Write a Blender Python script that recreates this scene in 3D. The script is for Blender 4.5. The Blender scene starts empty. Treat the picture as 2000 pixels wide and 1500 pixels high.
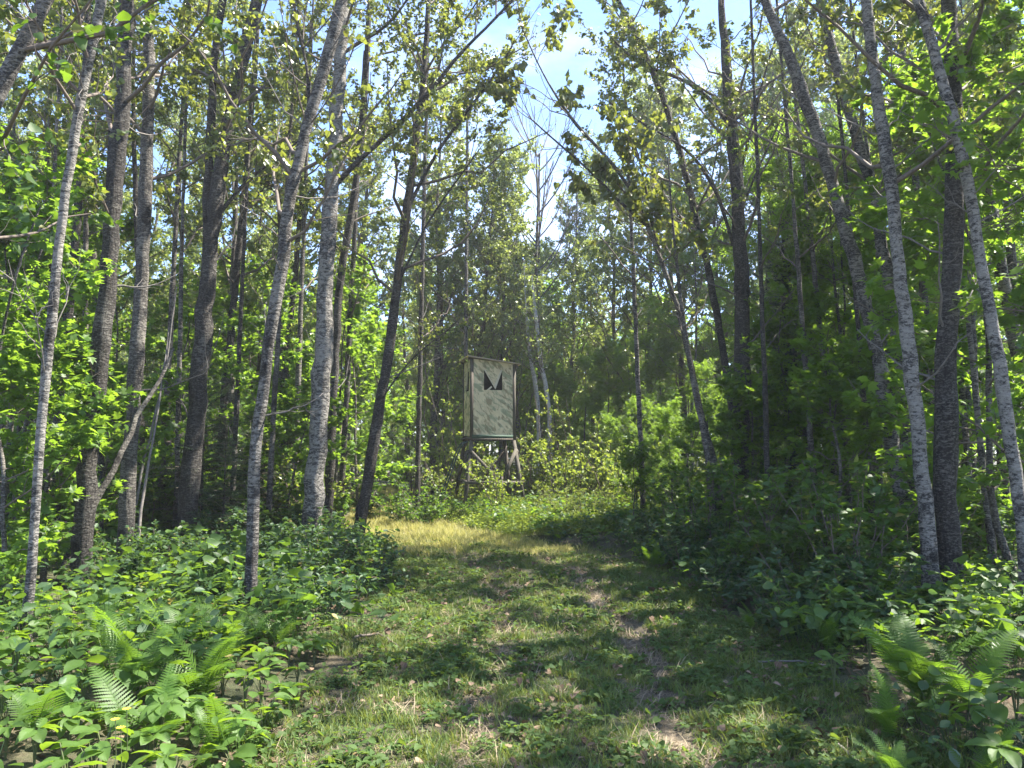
import bpy, math, random
import numpy as np
from mathutils import Vector

R = math.radians
random.seed(7)
RNG = np.random.default_rng(7)
SC = bpy.context.scene
COL = SC.collection

# ------------------------------------------------------------------ camera
CAM_H = 1.55
FPX = 1505.0
HORIZ = 885.0
PITCH = math.atan((HORIZ - 750.0) / FPX)
cam_d = bpy.data.cameras.new('camera')
cam_d.sensor_width = 36.0
cam_d.lens = FPX / 2000.0 * 36.0
cam_d.clip_start = 0.05
cam_d.clip_end = 2000.0
cam = bpy.data.objects.new('camera', cam_d)
COL.objects.link(cam)
cam.location = (0, 0, CAM_H)
cam.rotation_euler = (math.pi / 2 + PITCH, 0, 0)
SC.camera = cam

# ------------------------------------------------------------------ sun and sky
SUN_AZ = 72.0
SUN_EL = 57.0
SUN = np.array([math.sin(R(SUN_AZ)) * math.cos(R(SUN_EL)), math.cos(R(SUN_AZ)) * math.cos(R(SUN_EL)), math.sin(R(SUN_EL))])
SUN_STRENGTH = 5.0
SKY_STRENGTH = 0.098
EXPOSURE = 2.2

world = bpy.data.worlds.new('World')
SC.world = world
world.use_nodes = True
wn, wl = world.node_tree.nodes, world.node_tree.links
wn.clear()
w_out = wn.new('ShaderNodeOutputWorld')
w_bg = wn.new('ShaderNodeBackground')
w_sky = wn.new('ShaderNodeTexSky')
w_sky.sky_type = 'NISHITA'
w_sky.sun_disc = False
w_sky.sun_elevation = R(SUN_EL)
w_sky.sun_rotation = R(SUN_AZ)
w_sky.air_density = 1.0
w_sky.dust_density = 0.2
w_sky.ozone_density = 2.5
w_tc = wn.new('ShaderNodeTexCoord')
w_map = wn.new('ShaderNodeMapping')
w_map.inputs['Scale'].default_value = (1.0, 1.0, 2.6)
w_no = wn.new('ShaderNodeTexNoise')
w_no.inputs['Scale'].default_value = 2.3
w_no.inputs['Detail'].default_value = 7.0
w_no.inputs['Roughness'].default_value = 0.55
w_ramp = wn.new('ShaderNodeValToRGB')
w_ramp.color_ramp.elements[0].position = 0.50
w_ramp.color_ramp.elements[0].color = (0, 0, 0, 1)
w_ramp.color_ramp.elements[1].position = 0.72
w_ramp.color_ramp.elements[1].color = (0.9, 0.9, 0.9, 1)
w_mix = wn.new('ShaderNodeMixRGB')
w_mix.inputs['Color2'].default_value = (4.3, 4.6, 5.1, 1)
wl.new(w_tc.outputs['Generated'], w_map.inputs['Vector'])
wl.new(w_map.outputs['Vector'], w_no.inputs['Vector'])
wl.new(w_no.outputs['Fac'], w_ramp.inputs['Fac'])
wl.new(w_ramp.outputs['Color'], w_mix.inputs['Fac'])
wl.new(w_sky.outputs['Color'], w_mix.inputs['Color1'])
w_tint = wn.new('ShaderNodeMixRGB')
w_tint.blend_type = 'MULTIPLY'
w_tint.inputs['Fac'].default_value = 1.0
w_tint.inputs['Color2'].default_value = (.86, .90, 1.06, 1)
wl.new(w_mix.outputs['Color'], w_tint.inputs['Color1'])
wl.new(w_tint.outputs['Color'], w_bg.inputs['Color'])
w_bg.inputs['Strength'].default_value = SKY_STRENGTH
wl.new(w_bg.outputs['Background'], w_out.inputs['Surface'])

sun_d = bpy.data.lights.new('sun', 'SUN')
sun_d.energy = SUN_STRENGTH
sun_d.angle = R(0.53)
sun_d.color = (1.0, 0.94, 0.84)
sun_o = bpy.data.objects.new('sun', sun_d)
COL.objects.link(sun_o)
sun_o.location = (20, 25, 40)
sun_o.rotation_euler = Vector(tuple(-SUN)).to_track_quat('-Z', 'Y').to_euler()

SC.view_settings.view_transform = 'Standard'
SC.view_settings.look = 'None'
SC.view_settings.gamma = 1.0
SC.view_settings.use_curve_mapping = False
SC.view_settings.exposure = EXPOSURE
SC.render.engine = 'CYCLES'
SC.cycles.max_bounces = 14
SC.cycles.diffuse_bounces = 9
SC.cycles.transmission_bounces = 9

# ------------------------------------------------------------------ coordinates
CP, SP = math.cos(PITCH), math.sin(PITCH)


def at(px, py, Y):
    """the place at distance Y seen at photograph pixel px, py"""
    r = (px - 1000.0) / FPX
    u = (750.0 - py) / FPX
    d = np.array([r, CP - u * SP, SP + u * CP])
    return np.array([0, 0, CAM_H]) + d * (Y / d[1])


def smooth(a, b, x):
    t = np.clip((x - a) / (b - a), 0, 1)
    return t * t * (3 - 2 * t)


PATH_Y = np.array([-6, 0, 4, 6.4, 8.5, 10.6, 12.5, 14.5, 17, 20, 24, 30, 38, 60])
PATH_X = np.array([.2, .3, .38, .45, .42, .22, -.4, -1.45, -2.4, -3.1, -3.9, -5.0, -6.4, -10])
PATH_W = np.array([1.9, 1.8, 1.62, 1.58, 1.55, 1.6, 1.6, 1.4, 1.2, 1.1, 1.2, 1.4, 1.5, 1.5])


def path_off(x, y):
    """signed distance from the path's middle and the half width there"""
    return x - np.interp(y, PATH_Y, PATH_X), np.interp(y, PATH_Y, PATH_W)


def gz(x, y):
    x = np.asarray(x, float); y = np.asarray(y, float)
    o, w = path_off(x, y)
    z = 0.05 * np.sin(x * 0.9 + 1.3) * np.cos(y * 0.7) + 0.03 * np.sin(x * 2.3 + y * 1.7)
    z = z * smooth(0.4, 2.5, np.abs(o)) + 0.14 * smooth(w * 0.9, w + 1.6, np.abs(o))
    for t in (-0.58, 0.55):
        z = z - 0.035 * np.exp(-((o - t) / 0.16) ** 2) * (y < 20)
    z = z + 0.012 * np.sin(x * 7.1 + y * 3.3) * np.sin(y * 5.9 - x * 2.0)
    return z


def on_ground(x, y):
    return np.array([x, y, float(gz(x, y))])


# the places the sun reaches through openings in the canopy, on the ground
LIT = [(-0.7, 12.9, 2.0, 1.15), (-2.0, 14.6, 1.4, 1.3), (0.55, 5.9, .42, .3), (0.35, 5.4, .2, .35), (2.15, 7.0, .4, .22), (0.75, 8.5, .42, .3), (0.05, 8.9, .35, .3),
       (-1.15, 6.9, .3, .18), (-2.5, 5.5, .5, .4), (-1.75, 5.35, .35, .3), (-3.9, 7.4, 1.3, .7), (-3.1, 5.1, .8, .25), (-2.6, 8.2, .7, .3), (-1.5, 12.5, .9, .8),
       (1.5, 15.5, 2.4, 1.5), (-0.2, 7.7, .2, .2), (1.0, 7.3, .22, .2), (-4.6, 9.5, 1.0, .6), (0.1, 6.9, .18, .15), (1.4, 4.9, .2, .15)]


def keep_leaf(P, rng, k=0.92):
    """leaves that stay: none where the canopy opens for the sun patches or over the path"""
    t = P[:, 2] / SUN[2]
    gx = P[:, 0] - SUN[0] * t
    gy = P[:, 1] - SUN[1] * t
    drop = np.zeros(len(P))
    for cx, cy, rx, ry in LIT:
        d = ((gx - cx) / rx) ** 2 + ((gy - cy) / ry) ** 2
        drop = np.maximum(drop, np.where(d < 1, k, 0))
    drop = np.maximum(drop, 0.6 * smooth(15, 18, gy) * smooth(-9, -6, gx))
    drop = np.where(P[:, 2] < 1.6, 0, drop)
    # opening of the sky above the path
    az = P[:, 0] / np.maximum(P[:, 1], .1) * FPX + 1000
    el = HORIZ - FPX * (P[:, 2] - CAM_H) / np.maximum(P[:, 1], .1)
    lo = np.interp(el, [-200, 0, 100, 200, 300, 420, 480], [1035, 1035, 1030, 990, 1000, 1055, 1085])
    hi = np.interp(el, [-200, 0, 100, 200, 300, 420, 480], [1062, 1062, 1075, 1100, 1120, 1115, 1085])
    gap = (az > lo) & (az < hi) & (el < 480) & (P[:, 1] > 2)
    drop = np.where(gap, 0.97, drop)
    gap2 = (az > 690) & (az < 800) & (el > 60) & (el < 610) & (P[:, 1] > 9)
    drop = np.where(gap2, np.maximum(drop, 0.25), drop)
    return rng.random(len(P)) > drop


# ------------------------------------------------------------------ materials
def new_mat(name):
    m = bpy.data.materials.new(name)
    m.use_nodes = True
    n, l = m.node_tree.nodes, m.node_tree.links
    n.clear()
    out = n.new('ShaderNodeOutputMaterial')
    return m, n, l, out


def ramp(n, l, fac, stops):
    r = n.new('ShaderNodeValToRGB')
    e = r.color_ramp.elements
    while len(e) < len(stops):
        e.new(0.5)
    for k, (p, c) in enumerate(stops):
        e[k].position = p
        e[k].color = (c[0], c[1], c[2], 1)
    l.new(fac, r.inputs['Fac'])
    return r.outputs['Color']


def noise(n, l, vec, scale, detail=4, rough=.55, dist=0.0):
    t = n.new('ShaderNodeTexNoise')
    t.inputs['Scale'].default_value = scale
    t.inputs['Detail'].default_value = detail
    t.inputs['Roughness'].default_value = rough
    t.inputs['Distortion'].default_value = dist
    if vec is not None:
        l.new(vec, t.inputs['Vector'])
    return t.outputs['Fac']


def coords(n, l, scale=(1, 1, 1), rot=(0, 0, 0), kind='Object'):
    tc = n.new('ShaderNodeTexCoord')
    mp = n.new('ShaderNodeMapping')
    mp.inputs['Scale'].default_value = scale
    mp.inputs['Rotation'].default_value = rot
    l.new(tc.outputs[kind], mp.inputs['Vector'])
    return mp.outputs['Vector']


def coords_rs(n, l, rot, scale):
    v = coords(n, l, (1, 1, 1), rot)
    mp = n.new('ShaderNodeMapping')
    mp.inputs['Scale'].default_value = scale
    l.new(v, mp.inputs['Vector'])
    return mp.outputs['Vector']


def mixc(n, l, fac, a, b, mode='MIX'):
    m = n.new('ShaderNodeMixRGB')
    m.blend_type = mode
    for s, v in (('Fac', fac), ('Color1', a), ('Color2', b)):
        if hasattr(v, 'links') or hasattr(v, 'is_output'):
            l.new(v, m.inputs[s])
        elif isinstance(v, (int, float)):
            m.inputs[s].default_value = v
        else:
            m.inputs[s].default_value = (v[0], v[1], v[2], 1)
    return m.outputs['Color']


def leaf_mat(name, c1, c2, trans, tfac=.42, rough=.42, spec=.5, dry=None):
    """c1..c2 the range of leaf colours, trans the colour of light coming through"""
    m, n, l, out = new_mat(name)
    geo = n.new('ShaderNodeNewGeometry')
    oi = n.new('ShaderNodeObjectInfo')
    stops = [(0.0, c1), (0.75, c2)]
    if dry is not None:
        stops += [(0.955, c2), (0.975, dry)]
    base = ramp(n, l, geo.outputs['Random Per Island'], stops)
    hs = n.new('ShaderNodeHueSaturation')
    mr = n.new('ShaderNodeMapRange')
    mr.inputs['To Min'].default_value = .8
    mr.inputs['To Max'].default_value = 1.2
    l.new(oi.outputs['Random'], mr.inputs['Value'])
    l.new(mr.outputs['Result'], hs.inputs['Value'])
    l.new(base, hs.inputs['Color'])
    pb = n.new('ShaderNodeBsdfPrincipled')
    l.new(hs.outputs['Color'], pb.inputs['Base Color'])
    pb.inputs['Roughness'].default_value = rough
    pb.inputs['Specular IOR Level'].default_value = spec
    tr = n.new('ShaderNodeBsdfTranslucent')
    tcol = mixc(n, l, .7, hs.outputs['Color'], trans)
    l.new(tcol, tr.inputs['Color'])
    mx = n.new('ShaderNodeMixShader')
    mx.inputs['Fac'].default_value = tfac
    l.new(pb.outputs[0], mx.inputs[1])
    l.new(tr.outputs[0], mx.inputs[2])
    l.new(mx.outputs[0], out.inputs['Surface'])
    return m


def bark_mat(name, dark, light, cover=.5, furrow=.3, fleck=1.0, moss=.15):
    m, n, l, out = new_mat(name)
    v = coords(n, l, (1, 1, 1))
    big = noise(n, l, v, 3.0, 4, .6)
    vf = coords(n, l, (13, 13, 40 * fleck))
    fl = noise(n, l, vf, 1.0, 5, .65, .6)
    vv = coords(n, l, (45, 45, 7))
    fu = noise(n, l, vv, 1.0, 4, .6, .3)
    a = n.new('ShaderNodeMath'); a.operation = 'MULTIPLY_ADD'
    l.new(big, a.inputs[0]); a.inputs[1].default_value = .75; l.new(fl, a.inputs[2])
    sx_ = n.new('ShaderNodeSeparateXYZ'); l.new(v, sx_.inputs[0])
    ft = n.new('ShaderNodeMapRange'); l.new(sx_.outputs['Z'], ft.inputs['Value'])
    ft.inputs['From Min'].default_value = 0.1; ft.inputs['From Max'].default_value = 1.3
    ft.inputs['To Min'].default_value = -.09; ft.inputs['To Max'].default_value = 0.0
    a2 = n.new('ShaderNodeMath'); a2.operation = 'ADD'
    l.new(a.outputs[0], a2.inputs[0]); l.new(ft.outputs[0], a2.inputs[1])
    a = a2
    lic = ramp(n, l, a.outputs[0], [(1.08 - .42 * cover, (0, 0, 0)), (1.16 - .42 * cover, (1, 1, 1))])
    bd = ramp(n, l, fu, [(.3, [c * .45 for c in dark]), (.62, dark), (.85, [min(1, c * 1.7) for c in dark])])
    bl = ramp(n, l, noise(n, l, vf, 2.3, 3), [(.3, [c * .62 for c in light]), (.7, light)])
    c = mixc(n, l, lic, bd, bl)
    f2 = ramp(n, l, noise(n, l, coords(n, l, (34, 34, 70)), 1.0, 4, .65, .5), [(.50, (0, 0, 0)), (.58, (.75, .75, .75))])
    c = mixc(n, l, f2, c, [q * .72 for q in light])
    f3 = ramp(n, l, noise(n, l, coords(n, l, (26, 26, 40)), 1.0, 4, .7, .9), [(.38, (.75, .75, .75)), (.45, (0, 0, 0))])
    c = mixc(n, l, f3, c, [q * .5 for q in dark])
    # dark horizontal lenticels and scars
    vs = coords(n, l, (11, 11, 75))
    sc = ramp(n, l, noise(n, l, vs, 1.0, 3, .6, .8), [(.33, (.3, .3, .3)), (.43, (1, 1, 1))])
    kn = ramp(n, l, noise(n, l, coords(n, l, (4, 4, 3.0)), 1.0, 1, .5), [(.27, (.25, .25, .25)), (.31, (1, 1, 1))])
    c = mixc(n, l, .85, c, kn, 'MULTIPLY')
    c = mixc(n, l, .6, c, sc, 'MULTIPLY')
    ms = ramp(n, l, noise(n, l, v, 5.0, 5, .7), [(.6, (0, 0, 0)), (.75, (moss, moss, moss))])
    c = mixc(n, l, ms, c, (.10, .13, .05))
    pb = n.new('ShaderNodeBsdfPrincipled')
    l.new(c, pb.inputs['Base Color'])
    pb.inputs['Roughness'].default_value = .85
    pb.inputs['Specular IOR Level'].default_value = .25
    bu = n.new('ShaderNodeBump')
    bu.inputs['Strength'].default_value = .9
    bu.inputs['Distance'].default_value = .035
    hh = n.new('ShaderNodeMath'); hh.operation = 'MULTIPLY_ADD'
    l.new(fu, hh.inputs[0]); hh.inputs[1].default_value = furrow * 2; l.new(fl, hh.inputs[2])
    l.new(hh.outputs[0], bu.inputs['Height'])
    l.new(bu.outputs[0], pb.inputs['Normal'])
    l.new(pb.outputs[0], out.inputs['Surface'])
    return m


def plain_mat(name, col, rough=.8, nscale=8.0, var=.35, spec=.3, stretch=(1, 1, 1), bump=0.0):
    m, n, l, out = new_mat(name)
    v = coords(n, l, stretch)
    f = noise(n, l, v, nscale, 5, .6)
    c = ramp(n, l, f, [(.3, [x * (1 - var) for x in col]), (.7, [min(1, x * (1 + var)) for x in col])])
    pb = n.new('ShaderNodeBsdfPrincipled')
    l.new(c, pb.inputs['Base Color'])
    pb.inputs['Roughness'].default_value = rough
    pb.inputs['Specular IOR Level'].default_value = spec
    if bump:
        bu = n.new('ShaderNodeBump')
        bu.inputs['Strength'].default_value = .6
        bu.inputs['Distance'].default_value = bump
        l.new(f, bu.inputs['Height'])
        l.new(bu.outputs[0], pb.inputs['Normal'])
    l.new(pb.outputs[0], out.inputs['Surface'])
    return m


M = {}
M['bark_grey'] = bark_mat('bark_grey', (.075, .066, .058), (.26, .24, .205), .44, .35)
M['bark_dark'] = bark_mat('bark_dark', (.045, .039, .034), (.18, .168, .145), .34, .5)
M['bark_mottled'] = bark_mat('bark_mottled', (.055, .05, .047), (.26, .24, .21), .54, .25)
M['bark_pale'] = bark_mat('bark_pale', (.06, .056, .053), (.31, .29, .255), .64, .08, .8, .06)
M['bark_white'] = bark_mat('bark_white', (.14, .13, .12), (.60, .58, .55), .85, .05, 1.0, .02)
M['twig'] = plain_mat('twig', (.13, .105, .085), .8, 30)
M['twig_grey'] = plain_mat('twig_grey', (.15, .135, .12), .8, 30)
M['stem_green'] = plain_mat('stem_green', (.10, .12, .05), .6, 20)
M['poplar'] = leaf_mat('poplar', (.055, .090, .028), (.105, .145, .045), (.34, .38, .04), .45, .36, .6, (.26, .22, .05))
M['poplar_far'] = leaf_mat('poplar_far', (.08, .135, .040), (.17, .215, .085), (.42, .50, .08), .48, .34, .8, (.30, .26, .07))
M['maple'] = leaf_mat('maple', (.045, .100, .018), (.090, .165, .030), (.32, .50, .03), .56, .45, .4)
M['ash'] = leaf_mat('ash', (.050, .110, .022), (.10, .175, .035), (.34, .52, .04), .58, .45, .4)
M['dogwood'] = leaf_mat('dogwood', (.030, .070, .028), (.058, .110, .045), (.16, .28, .03), .38, .52, .35, (.20, .17, .05))
M['hazel'] = leaf_mat('hazel', (.034, .078, .020), (.065, .125, .030), (.24, .40, .02), .46, .48, .4, (.24, .20, .05))
M['brush'] = leaf_mat('brush', (.07, .125, .026), (.15, .21, .045), (.40, .48, .05), .52, .40, .5, (.28, .27, .05))
M['herb'] = leaf_mat('herb', (.050, .105, .020), (.090, .165, .034), (.30, .46, .02), .46, .52, .32, (.30, .24, .06))
M['herb_low'] = leaf_mat('herb_low', (.045, .09, .022), (.085, .14, .036), (.24, .34, .03), .42, .6, .25, (.24, .17, .08))
M['fern'] = leaf_mat('fern', (.055, .125, .018), (.085, .165, .026), (.22, .38, .02), .48, .5, .35)
M['fir'] = leaf_mat('fir', (.018, .045, .018), (.038, .078, .026), (.06, .10, .02), .18, .5, .4)
M['grass'] = leaf_mat('grass', (.065, .125, .026), (.135, .19, .048), (.30, .34, .05), .40, .5, .35, (.36, .29, .15))
M['grass_dry_sunlit'] = leaf_mat('grass_dry_sunlit', (.22, .24, .06), (.40, .36, .14), (.55, .52, .14), .42, .55, .3, (.42, .34, .2))  # dry grass, its colour brightened to strengthen the sunlit band
M['straw'] = leaf_mat('straw', (.17, .13, .085), (.32, .26, .17), (.3, .24, .12), .1, .7, .2)
M['litter'] = leaf_mat('litter', (.10, .065, .04), (.24, .17, .11), (.2, .13, .05), .1, .7, .2)
M['flower'] = leaf_mat('flower', (.70, .50, .04), (.8, .62, .08), (.8, .6, .05), .3, .6, .2)


# ------------------------------------------------------------------ mesh helpers
def link(o, parent=None):
    COL.objects.link(o)
    if parent is not None:
        o.parent = parent
    return o


def mesh_np(name, V, F, mat, smooth_sh=False):
    """V (n,3), F a list of (m,k) index arrays"""
    me = bpy.data.meshes.new(name)
    V = np.asarray(V, np.float32)
    F = [np.asarray(f, np.int32) for f in F if len(f)]
    me.vertices.add(len(V))
    me.vertices.foreach_set('co', V.ravel())
    nl = sum(f.size for f in F)
    nf = sum(len(f) for f in F)
    me.loops.add(nl)
    me.loops.foreach_set('vertex_index', np.concatenate([f.ravel() for f in F]))
    me.polygons.add(nf)
    tot = np.concatenate([np.full(len(f), f.shape[1], np.int32) for f in F])
    start = np.concatenate([[0], np.cumsum(tot)[:-1]]).astype(np.int32)
    me.polygons.foreach_set('loop_start', start)
    me.polygons.foreach_set('loop_total', tot)
    if smooth_sh:
        me.polygons.foreach_set('use_smooth', np.ones(nf, bool))
    me.update(calc_edges=True)
    me.validate()
    if mat is not None:
        me.materials.append(mat)
    return me


def part(name, me, parent, kind=None):
    o = bpy.data.objects.new(name, me)
    link(o, parent)
    if kind:
        o['kind'] = kind
    return o


def thing(name, label, cat, loc=(0, 0, 0), rz=0.0, group=None, scale=1.0):
    o = bpy.data.objects.new(name, None)
    o.empty_display_size = .2
    link(o)
    o.location = tuple(float(c) for c in loc)
    o.rotation_euler = (0, 0, rz)
    o.scale = (scale,) * 3 if np.isscalar(scale) else scale
    o['label'] = label
    o['category'] = cat
    if group:
        o['group'] = group
    return o


def copy_thing(src, loc, rz, scale=1.0, label=None, group=None, tilt=(0, 0)):
    r = src.copy()
    COL.objects.link(r)
    r.location = tuple(float(c) for c in loc)
    r.rotation_euler = (tilt[0], tilt[1], rz)
    r.scale = (scale,) * 3 if np.isscalar(scale) else scale
    if label:
        r['label'] = label
    if group:
        r['group'] = group
    for ch in src.children:
        c = ch.copy()
        COL.objects.link(c)
        c.parent = r
        for g in ch.children:
            d = g.copy()
            COL.objects.link(d)
            d.parent = c
    return r


def nrm(a):
    return a / np.maximum(np.linalg.norm(a, axis=-1, keepdims=True), 1e-9)


def tubes(P, Rad, sides=5, cap=True):
    """P (N,K,3) curves, Rad (N,K) -> V, [F]"""
    P = np.asarray(P, float); Rad = np.asarray(Rad, float)
    N, K, _ = P.shape
    T = np.empty_like(P)
    T[:, 1:-1] = P[:, 2:] - P[:, :-2]
    T[:, 0] = P[:, 1] - P[:, 0]
    T[:, -1] = P[:, -1] - P[:, -2]
    T = nrm(T)
    mt = np.abs(nrm(T.mean(1)))
    ref = np.where(mt[:, 2:3] > .75, np.array([[1, .05, 0]]), np.array([[0.03, 0.02, 1]]))
    U = nrm(np.cross(T, ref[:, None, :]))
    W = np.cross(T, U)
    a = np.linspace(0, 2 * math.pi, sides, endpoint=False)
    V = P[:, :, None, :] + Rad[:, :, None, None] * (np.cos(a)[None, None, :, None] * U[:, :, None, :] + np.sin(a)[None, None, :, None] * W[:, :, None, :])
    V = V.reshape(-1, 3)
    i = np.arange(N)[:, None, None] * K * sides
    j = np.arange(K - 1)[None, :, None] * sides
    s = np.arange(sides)[None, None, :]
    s2 = (s + 1) % sides
    q = np.stack([i + j + s, i + j + s2, i + j + sides + s2, i + j + sides + s], -1).reshape(-1, 4)
    return V, [q]


def frames(A, Nn):
    """leaf frames: A length axis, Nn approximate normal"""
    A = nrm(A)
    X = nrm(np.cross(A, Nn))
    Z = np.cross(X, A)
    return X, A, Z


def leaves(C, A, Nn, S, tmpl):
    """C centres (base of each leaf), axis A, normal Nn, size S; tmpl = (verts, tris)"""
    tv, tf = tmpl
    X, Y, Z = frames(A, Nn)
    tv = np.asarray(tv, float)
    V = C[:, None, :] + S[:, None, None] * (tv[None, :, 0:1] * X[:, None] + tv[None, :, 1:2] * Y[:, None] + tv[None, :, 2:3] * Z[:, None])
    off = (np.arange(len(C)) * len(tv))[:, None, None]
    F = (np.asarray(tf)[None] + off).reshape(-1, len(tf[0]))
    return V.reshape(-1, 3), [F]


def join(parts):
    Vs, Fs, o = [], [], 0
    for V, F in parts:
        Vs.append(V)
        for f in F:
            Fs.append(np.asarray(f) + o)
        o += len(V)
    k3 = [f for f in Fs if f.shape[1] == 3]
    k4 = [f for f in Fs if f.shape[1] == 4]
    F = []
    if k3: F.append(np.concatenate(k3))
    if k4: F.append(np.concatenate(k4))
    return np.concatenate(Vs), F


T_RHOMB = ([(0, 0, 0), (-.33, .42, .07), (0, 1, -.04), (.33, .42, .07)], [(0, 3, 2), (0, 2, 1)])
T_NARROW = ([(0, 0, 0), (-.17, .4, .03), (0, 1, -.06), (.17, .4, .03)], [(0, 3, 2), (0, 2, 1)])
T_HEART = ([(0, .04, 0), (-.30, -.02, .05), (-.44, .25, .09), (-.26, .62, .05), (0, 1.0, -.06), (.26, .62, .05), (.44, .25, .09), (.30, -.02, .05)],
           [(0, 2, 1), (0, 3, 2), (0, 4, 3), (0, 5, 4), (0, 6, 5), (0, 7, 6)])
T_MAPLE = ([(0, 0, 0), (-.20, .02, .03), (-.52, .22, .02), (-.27, .34, .05), (-.42, .70, 0), (-.15, .62, .05), (0, 1.0, -.05), (.15, .62, .05), (.42, .70, 0), (.27, .34, .05), (.52, .22, .02), (.20, .02, .03)],
           [(0, 3, 1), (1, 3, 2), (0, 5, 3), (3, 5, 4), (0, 6, 5), (0, 7, 6), (0, 9, 7), (7, 9, 8), (0, 11, 9), (9, 11, 10)])
T_OVATE = ([(0, 0, 0), (-.22, .2, .05), (-.30, .45, .06), (-.18, .75, .02), (0, 1, -.08), (.18, .75, .02), (.30, .45, .06), (.22, .2, .05), (0, .45, -.01)],
           [(0, 8, 1), (1, 8, 2), (2, 8, 3), (3, 8, 4), (4, 8, 5), (5, 8, 6), (6, 8, 7), (7, 8, 0)])


def pinnate(npair=3):
    v, f = [], []
    for k in range(npair):
        y = .18 + .26 * k
        for s in (-1, 1):
            b = len(v)
            L = .42
            v += [(0, y, 0), (s * L * .45, y + .0, .02), (s * L, y + .20, -.05), (s * L * .42, y + .17, .02)]
            f += [(b, b + 1, b + 2), (b, b + 2, b + 3)] if s > 0 else [(b, b + 2, b + 1), (b, b + 3, b + 2)]
    b = len(v)
    y = .18 + .26 * (npair - 1) + .08
    v += [(0, y, 0), (-.09, y + .2, .02), (0, y + .42, -.06), (.09, y + .2, .02)]
    f += [(b, b + 3, b + 2), (b, b + 2, b + 1)]
    return v, f


T_PINN = pinnate(3)


def rand_dirs(rng, n, flat=0.0):
    v = rng.normal(size=(n, 3))
    v[:, 2] *= (1 - flat)
    return nrm(v)


def curve_from(base, d0, d1, L, K):
    """N curves from base, direction turning from d0 to d1 over length L"""
    t = np.linspace(0, 1, K)
    D = nrm(d0[:, None, :] * (1 - t)[None, :, None] + d1[:, None, :] * t[None, :, None])
    step = (L[:, None, None] / (K - 1)) * (D[:, 1:] + D[:, :-1]) / 2
    return base[:, None, :] + np.concatenate([np.zeros((len(base), 1, 3)), np.cumsum(step, 1)], 1)


def sample_on(C, idx, s):
    """points and tangents on curves C[idx] at parameter s in 0..1"""
    K = C.shape[1]
    f = s * (K - 1)
    k = np.minimum(f.astype(int), K - 2)
    r = (f - k)[:, None]
    a = C[idx, k]; b = C[idx, k + 1]
    return a * (1 - r) + b * r, nrm(b - a)


def resample(pts, n):
    pts = np.asarray(pts, float)
    seg = np.linalg.norm(np.diff(pts, axis=0), axis=1)
    s = np.concatenate([[0], np.cumsum(seg)])
    # smooth the polyline with a cubic-like interpolation
    q = np.linspace(0, s[-1], n)
    out = np.stack([np.interp(q, s, pts[:, k]) for k in range(3)], 1)
    for _ in range(3):
        out[1:-1] = .25 * out[:-2] + .5 * out[1:-1] + .25 * out[2:]
    return out, q / s[-1]


def trunk_mesh(name, pts, rad, mat, rng, sides=14, flare=True):
    L = np.linalg.norm(np.diff(pts, axis=0), axis=1).sum()
    n = max(8, int(L / .22))
    P, q = resample(pts, n)
    r = np.interp(q, np.linspace(0, 1, len(rad)), rad)
    z = P[:, 2] - P[0, 2]
    if flare:
        r = r * (1 + .55 * np.exp(-np.maximum(z, 0) / .18))
    r = r * (1 + .05 * np.sin(z * 3.1 + rng.random() * 6) + rng.normal(size=n) * .02)
    P = P + rng.normal(size=P.shape) * np.array([.1, .1, 0]) * r[:, None]
    V, F = tubes(P[None], r[None], sides)
    # bark relief
    c = np.repeat(P, sides, 0)
    d = V - c
    ang = np.tile(np.arange(sides), n)
    d *= (1 + .045 * np.sin(ang * 2.4 + np.repeat(z, sides) * 2.0)[:, None] + rng.normal(size=(len(V), 1)) * .025)
    return mesh_np(name, c + d, F, mat, True), P, r


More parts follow.
